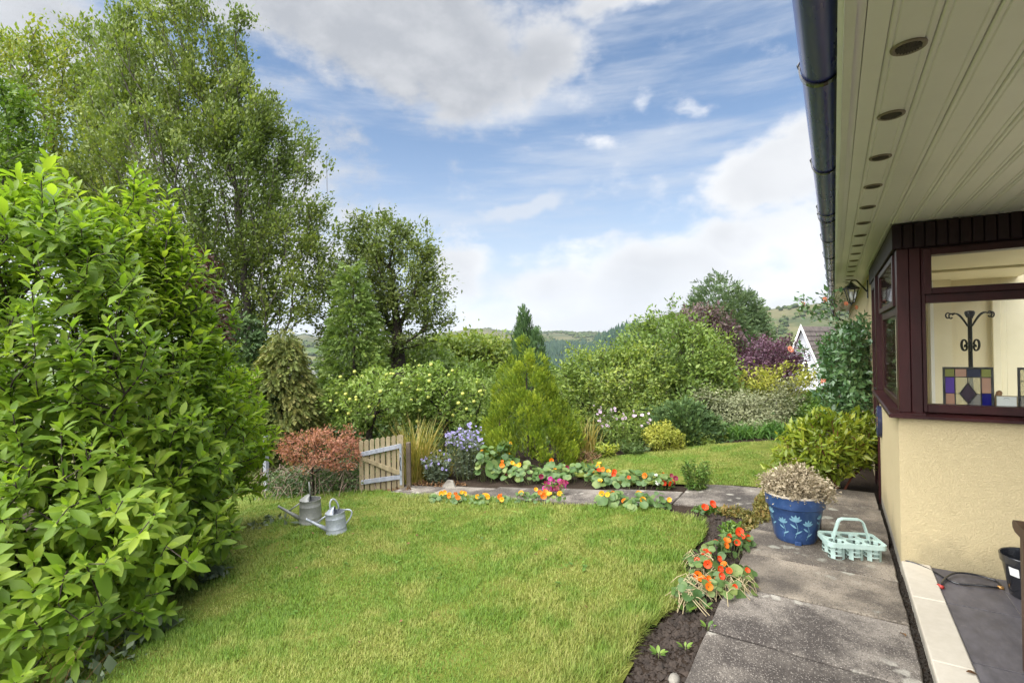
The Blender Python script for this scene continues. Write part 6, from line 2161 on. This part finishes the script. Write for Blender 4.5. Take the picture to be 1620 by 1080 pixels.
# coach lantern on the wall
ln = thing('wall_lantern', 'black coach lantern with glass panes hanging from the house wall under the soffit', 'lantern', (.36, 7.55, 2.15))
lx = -.17
hexa = lambda r, z: [(lx + r * math.cos(k * math.pi / 3), r * math.sin(k * math.pi / 3), z) for k in range(6)]
MB().box(-.012, .0, -.045, .045, -.12, .10, .004).obj('wall_plate', m_black, ln)
MB().tube(smooth_path([Vector(p) for p in ((-.01, 0, -.04), (-.06, 0, .03), (-.12, 0, .105), (lx, 0, .10), (lx, 0, .07))]), .009, 8).obj('bracket', m_black, ln)
rings = [hexa(.030, -.165), hexa(.072, .0), hexa(.088, .0), hexa(.088, .012), hexa(.03, .065), hexa(.012, .085)]
V = sum(rings[1:], [])
F = []
for i in range(4):
    for k in range(6):
        F.append((i * 6 + k, i * 6 + (k + 1) % 6, (i + 1) * 6 + (k + 1) % 6, (i + 1) * 6 + k))
F.append(tuple(range(24, 30)))
MB().add(V, F).obj('hood', m_black, ln)
mb = MB()
for k in range(6):
    mb.tube([rings[0][k], rings[1][k]], .006, 5)
mb.tube([rings[0][k] for k in range(6)], .006, 5, closed=True)
mb.tube([(lx, 0, -.165), (lx, 0, -.185), (lx, 0, -.20)], [.03, .012, .006], 8)
mb.obj('cage', m_black, ln)
for k in range(6):
    k2 = (k + 1) % 6
    q = [Vector(p) for p in (rings[0][k], rings[0][k2], rings[1][k2], rings[1][k])]
    c_ = sum(q, Vector()) / 4
    MB().add([c_ + (p - c_) * .96 for p in q], [(0, 1, 2, 3)]).obj('pane', m_glass, ln, False)
MB().lathe([(0, -.03), (.018, -.03), (.018, -.08), (.028, -.105), (.022, -.135), (0, -.145)], 14, M=Matrix.Translation((lx, 0, 0))).obj('bulb', m_white, ln)
# leaded glass panels on the inner sill
m_lead = worn('lead_came', (.05, .05, .05), (.10, .10, .10), .5, 12, .4, .5)
def tint(name, c, a=.55):
    m, gg, o = mat(name)
    t1 = gg.n('ShaderNodeBsdfTransparent')
    t1.inputs[0].default_value = (*c, 1)
    d1 = pbsdf(gg, None, c, .15, .5)
    mx = gg.n('ShaderNodeMixShader')
    mx.inputs[0].default_value = a
    gg.nt.links.new(t1.outputs[0], mx.inputs[1])
    gg.nt.links.new(d1.outputs[0], mx.inputs[2])
    gg.nt.links.new(mx.outputs[0], o.inputs[0])
    return m
TC = {'g': tint('olive_glass', (.42, .44, .16)), 'p': tint('pink_glass', (.68, .46, .36)), 'v': tint('violet_glass', (.17, .09, .48), .75), 'b': tint('blue_glass', (.015, .015, .20), .85), 'c': tint('clear_glass', (.80, .78, .66), .25), 'd': tint('plum_glass', (.07, .05, .075), .85), 'n': tint('navy_glass', (.06, .07, .12), .7), 's': tint('grey_glass', (.45, .44, .43), .4)}
def leaded(label, x0, w, h, cells_, y=4.335):
    t = thing('leaded_panel', label, 'glass panel', (x0, y, 1.062), 0, 'leaded glass panels on the porch sill')
    mb = MB()
    e = .010
    mb.box(0, e, -.006, .006, 0, h).box(w - e, w, -.006, .006, 0, h).box(e, w - e, -.006, .006, 0, e).box(e, w - e, -.006, .006, h - e, h)
    mb.obj('frame', m_lead, t)
    ld = MB()
    for poly, c in cells_:
        pts = [(e + u * (w - 2 * e), e + v * (h - 2 * e)) for u, v in poly]
        MB().prism(pts, 1, -.0015, .0015).obj('pane', TC[c], t)
        q = [(p[0], -.003, p[1]) for p in pts]
        ld.tube(q, .0035, 4, closed=True, smooth=False)
    tag(ld.obj('lead_lines', m_lead, t, False))
R4 = lambda a, b, c, d: [(a, b), (c, b), (c, d), (a, d)]
leaded('square leaded glass panel with a dark diamond and a blue pane, behind the porch window', .598, .247, .288, [
    (R4(0, .80, .22, 1), 'g'), (R4(.22, .80, .48, 1), 'p'), (R4(.48, .80, .78, 1), 'n'), (R4(.78, .80, 1, 1), 'g'),
    (R4(0, .40, .22, .80), 'v'), (R4(0, 0, .22, .40), 'p'), (R4(.78, .42, 1, .80), 'p'), (R4(.78, 0, 1, .42), 'b'),
    ([(.22, .40), (.32, .40), (.5, .66), (.5, .80), (.22, .80)], 'c'), ([(.5, .80), (.5, .66), (.68, .40), (.78, .40), (.78, .80)], 'c'),
    ([(.32, .40), (.5, .16), (.68, .40), (.5, .66)], 'd'), ([(.22, 0), (.42, 0), (.5, .16), (.32, .40), (.22, .40)], 'c'), ([(.42, 0), (.56, 0), (.5, .16)], 'd'), ([(.56, 0), (.78, 0), (.78, .40), (.68, .40), (.5, .16)], 's')])
leaded('leaded glass panel with clear panes at the right end of the porch sill', .955, .25, .288, [(R4(0, .72, .5, 1), 'c'), (R4(.5, .72, 1, 1), 's'), (R4(0, .38, .5, .72), 'c'), (R4(.5, .38, 1, .72), 'c'), (R4(0, 0, .5, .38), 's'), (R4(.5, 0, 1, .38), 'v')])
cd = thing('framed_card', 'small framed card standing on the porch sill between the leaded panels', 'card', (.85, 4.322, 1.062))
MB().box(0, .10, -.004, .004, 0, .004).box(0, .004, -.004, .004, .004, .112).box(.096, .10, -.004, .004, .004, .112).box(.004, .096, -.004, .004, .108, .112).obj('frame', m_oak, cd)
MB().box(.004, .096, -.001, .001, .004, .108).obj('card', m_white, cd)
MB().tube([(.05 + .012 * math.cos(a), -.0016, .092 + .006 * math.sin(a)) for a in np.linspace(0, math.pi, 9)], .0012, 4).obj('print', m_lead, cd)
wd = thing('wooden_ornament', 'small carved wooden ornament leaning behind the framed card', 'ornament', (.868, 4.36, 1.062))
MB().tube([(-.03, 0, 0), (-.012, 0, .06), (.0, 0, .10), (.008, 0, .13), (.012, 0, .14)], [.012, .012, .016, .016, .006], 10).obj('body', worn('carved_wood', (.22, .11, .05), (.36, .19, .09), .5, 20), wd)
# coat stand inside the porch
cs_ = thing('coat_stand', 'black wrought iron coat stand with scrolled hooks inside the porch', 'coat stand', (.945, 5.55, .10))
MB().tube([(0, 0, .05), (0, 0, 1.62)], .0145, 12).obj('pole', m_darkmetal, cs_)
MB().lathe([(0, .0), (.17, .0), (.17, .02), (.05, .05), (.019, .08)], 28).obj('base', m_darkmetal, cs_)
cb = MB().lathe([(0, 1.66), (.03, 1.655), (.035, 1.64), (.03, 1.62), (.02, 1.60)], 16)
cb.obj('finial', m_darkmetal, cs_)
for k in range(6):
    a = k * math.pi / 3 + .25
    hook = []
    for u in np.linspace(0, 1, 9):
        hook.append((.015 + .118 * u, 1.53 + .11 * math.sin(u * 2.0)))
    for u in np.linspace(0, 1, 11)[1:]:
        th = 2.4 - u * 5.0
        hook.append((.147 + .018 * (1 - .3 * u) * math.cos(th), 1.622 + .022 * math.sin(th)))
    MB().tube([(r_ * math.cos(a), r_ * math.sin(a), z_) for r_, z_ in hook], .0055, 6).obj('hook', m_darkmetal, cs_)
    scr = [(.015 + .034 * (1 - .72 * u) * (1 - math.cos(u * 9.0)) * .75 + .01, 1.44 + .05 * (1 - .6 * u) * math.sin(u * 9.0) - .03 * u) for u in np.linspace(0, 1, 26)]
    MB().tube([(r_ * math.cos(a), r_ * math.sin(a), z_ - .06) for r_, z_ in scr], .0058, 6).obj('scroll', m_darkmetal, cs_)

# ================================================================== NEIGHBOURING HOUSES
m_wh = worn('white_render', (.44, .45, .49), (.52, .53, .57), .8, 3, .2, 0, 40, .2, .01)
m_rt = worn('brown_roof_tiles', (.075, .062, .058), (.15, .125, .115), .85, 4, .2, 0, 20, .3, .01)
def gabled(label, b, d, yaw, w, L, eave, ridge_, base, name='gabled_house', tiles=True, win=True):
    """house with a gable towards the camera: X across the gable, Y along the ridge"""
    x, y = P2(b, d)
    t = thing(name, label, 'house', (x, y, base), yaw)
    MB().prism([(-w / 2, -.5), (w / 2, -.5), (w / 2, eave), (0, ridge_), (-w / 2, eave)], 1, 0, L).obj('wall', m_wh, t)
    sl = math.atan2(ridge_ - eave, w / 2)
    for sgn in (-1, 1):
        run = math.hypot(w / 2, ridge_ - eave) + .35
        rows = 16
        rf = empty('roof')
        rf.parent = t
        for k in range(rows):
            u0, u1 = k * run / rows, (k + 1) * run / rows + .03
            px0, pz0 = sgn * u0 * math.cos(sl), ridge_ - u0 * math.sin(sl)
            px1, pz1 = sgn * u1 * math.cos(sl), ridge_ - u1 * math.sin(sl)
            nx, nz = sgn * math.sin(sl), math.cos(sl)
            poly = [(px0 + nx * .02, pz0 + nz * .02), (px0 + nx * .04, pz0 + nz * .04), (px1 + nx * .085, pz1 + nz * .085), (px1 + nx * .05, pz1 + nz * .05)]
            MB().prism(poly, 1, -.25, L + .25).obj('tile_course', m_rt, rf)
        MB().prism([(0, ridge_ + .14), (sgn * run * math.cos(sl), ridge_ + .14 - run * math.sin(sl)), (sgn * run * math.cos(sl), ridge_ - .10 - run * math.sin(sl)), (0, ridge_ - .12)], 1, -.31, -.26).obj('bargeboard', m_white, t)
    if win:
        wn = empty('window')
        wn.parent = t
        zc_, ww, hh = 1.75, .36, .85
        MB().box(-ww, ww, -.05, .02, zc_ - .06, zc_).box(-ww, -ww + .09, -.05, .02, zc_, zc_ + hh).box(ww - .09, ww, -.05, .02, zc_, zc_ + hh).box(-ww + .09, ww - .09, -.05, .02, zc_ + hh - .09, zc_ + hh).box(-.05, .05, -.049, .02, zc_, zc_ + hh - .09).obj('frame', m_white, wn)
        MB().box(-ww + .09, ww - .09, -.012, -.004, zc_, zc_ + hh - .09).obj('pane', tint('dark_pane', (.05, .055, .06), .9), wn)
        MB().box(-ww - .12, ww + .12, -.16, .0, zc_ - .14, zc_ - .062).obj('sill', m_white, wn)
    return t
zb = ZH(1270, 640, 31)
gabled('white gabled house with a brown tiled roof beyond the hedge and purple shrub', 1271, 31, YAW * .4 - .62, 3.3, 9, .5, 4.75, zb)
zb = ZH(440, 660, 30)
gabled('brown roofed cottage glimpsed between the bronze conifer and the dark conifer', 470, 30, YAW + 1.25, 6, 11, 1.2, 3.2, zb, 'cottage', win=False)

# ------------------------------------------------------------------ air between here and the hills
hm = bpy.data.materials.new('haze')
hm.use_nodes = True
hm.node_tree.nodes.clear()
gg = G(hm.node_tree)
o = gg.n('ShaderNodeOutputMaterial')
pv = gg.n('ShaderNodeVolumePrincipled')
pv.inputs['Color'].default_value = (.80, .88, 1.0, 1)
pv.inputs['Density'].default_value = .00007
pv.inputs['Anisotropy'].default_value = .2
gg.nt.links.new(pv.outputs[0], o.inputs['Volume'])
tag(MB().box(-3600, 3600, -3600, 3600, -62, 330).obj('haze', hm), kind='stuff')
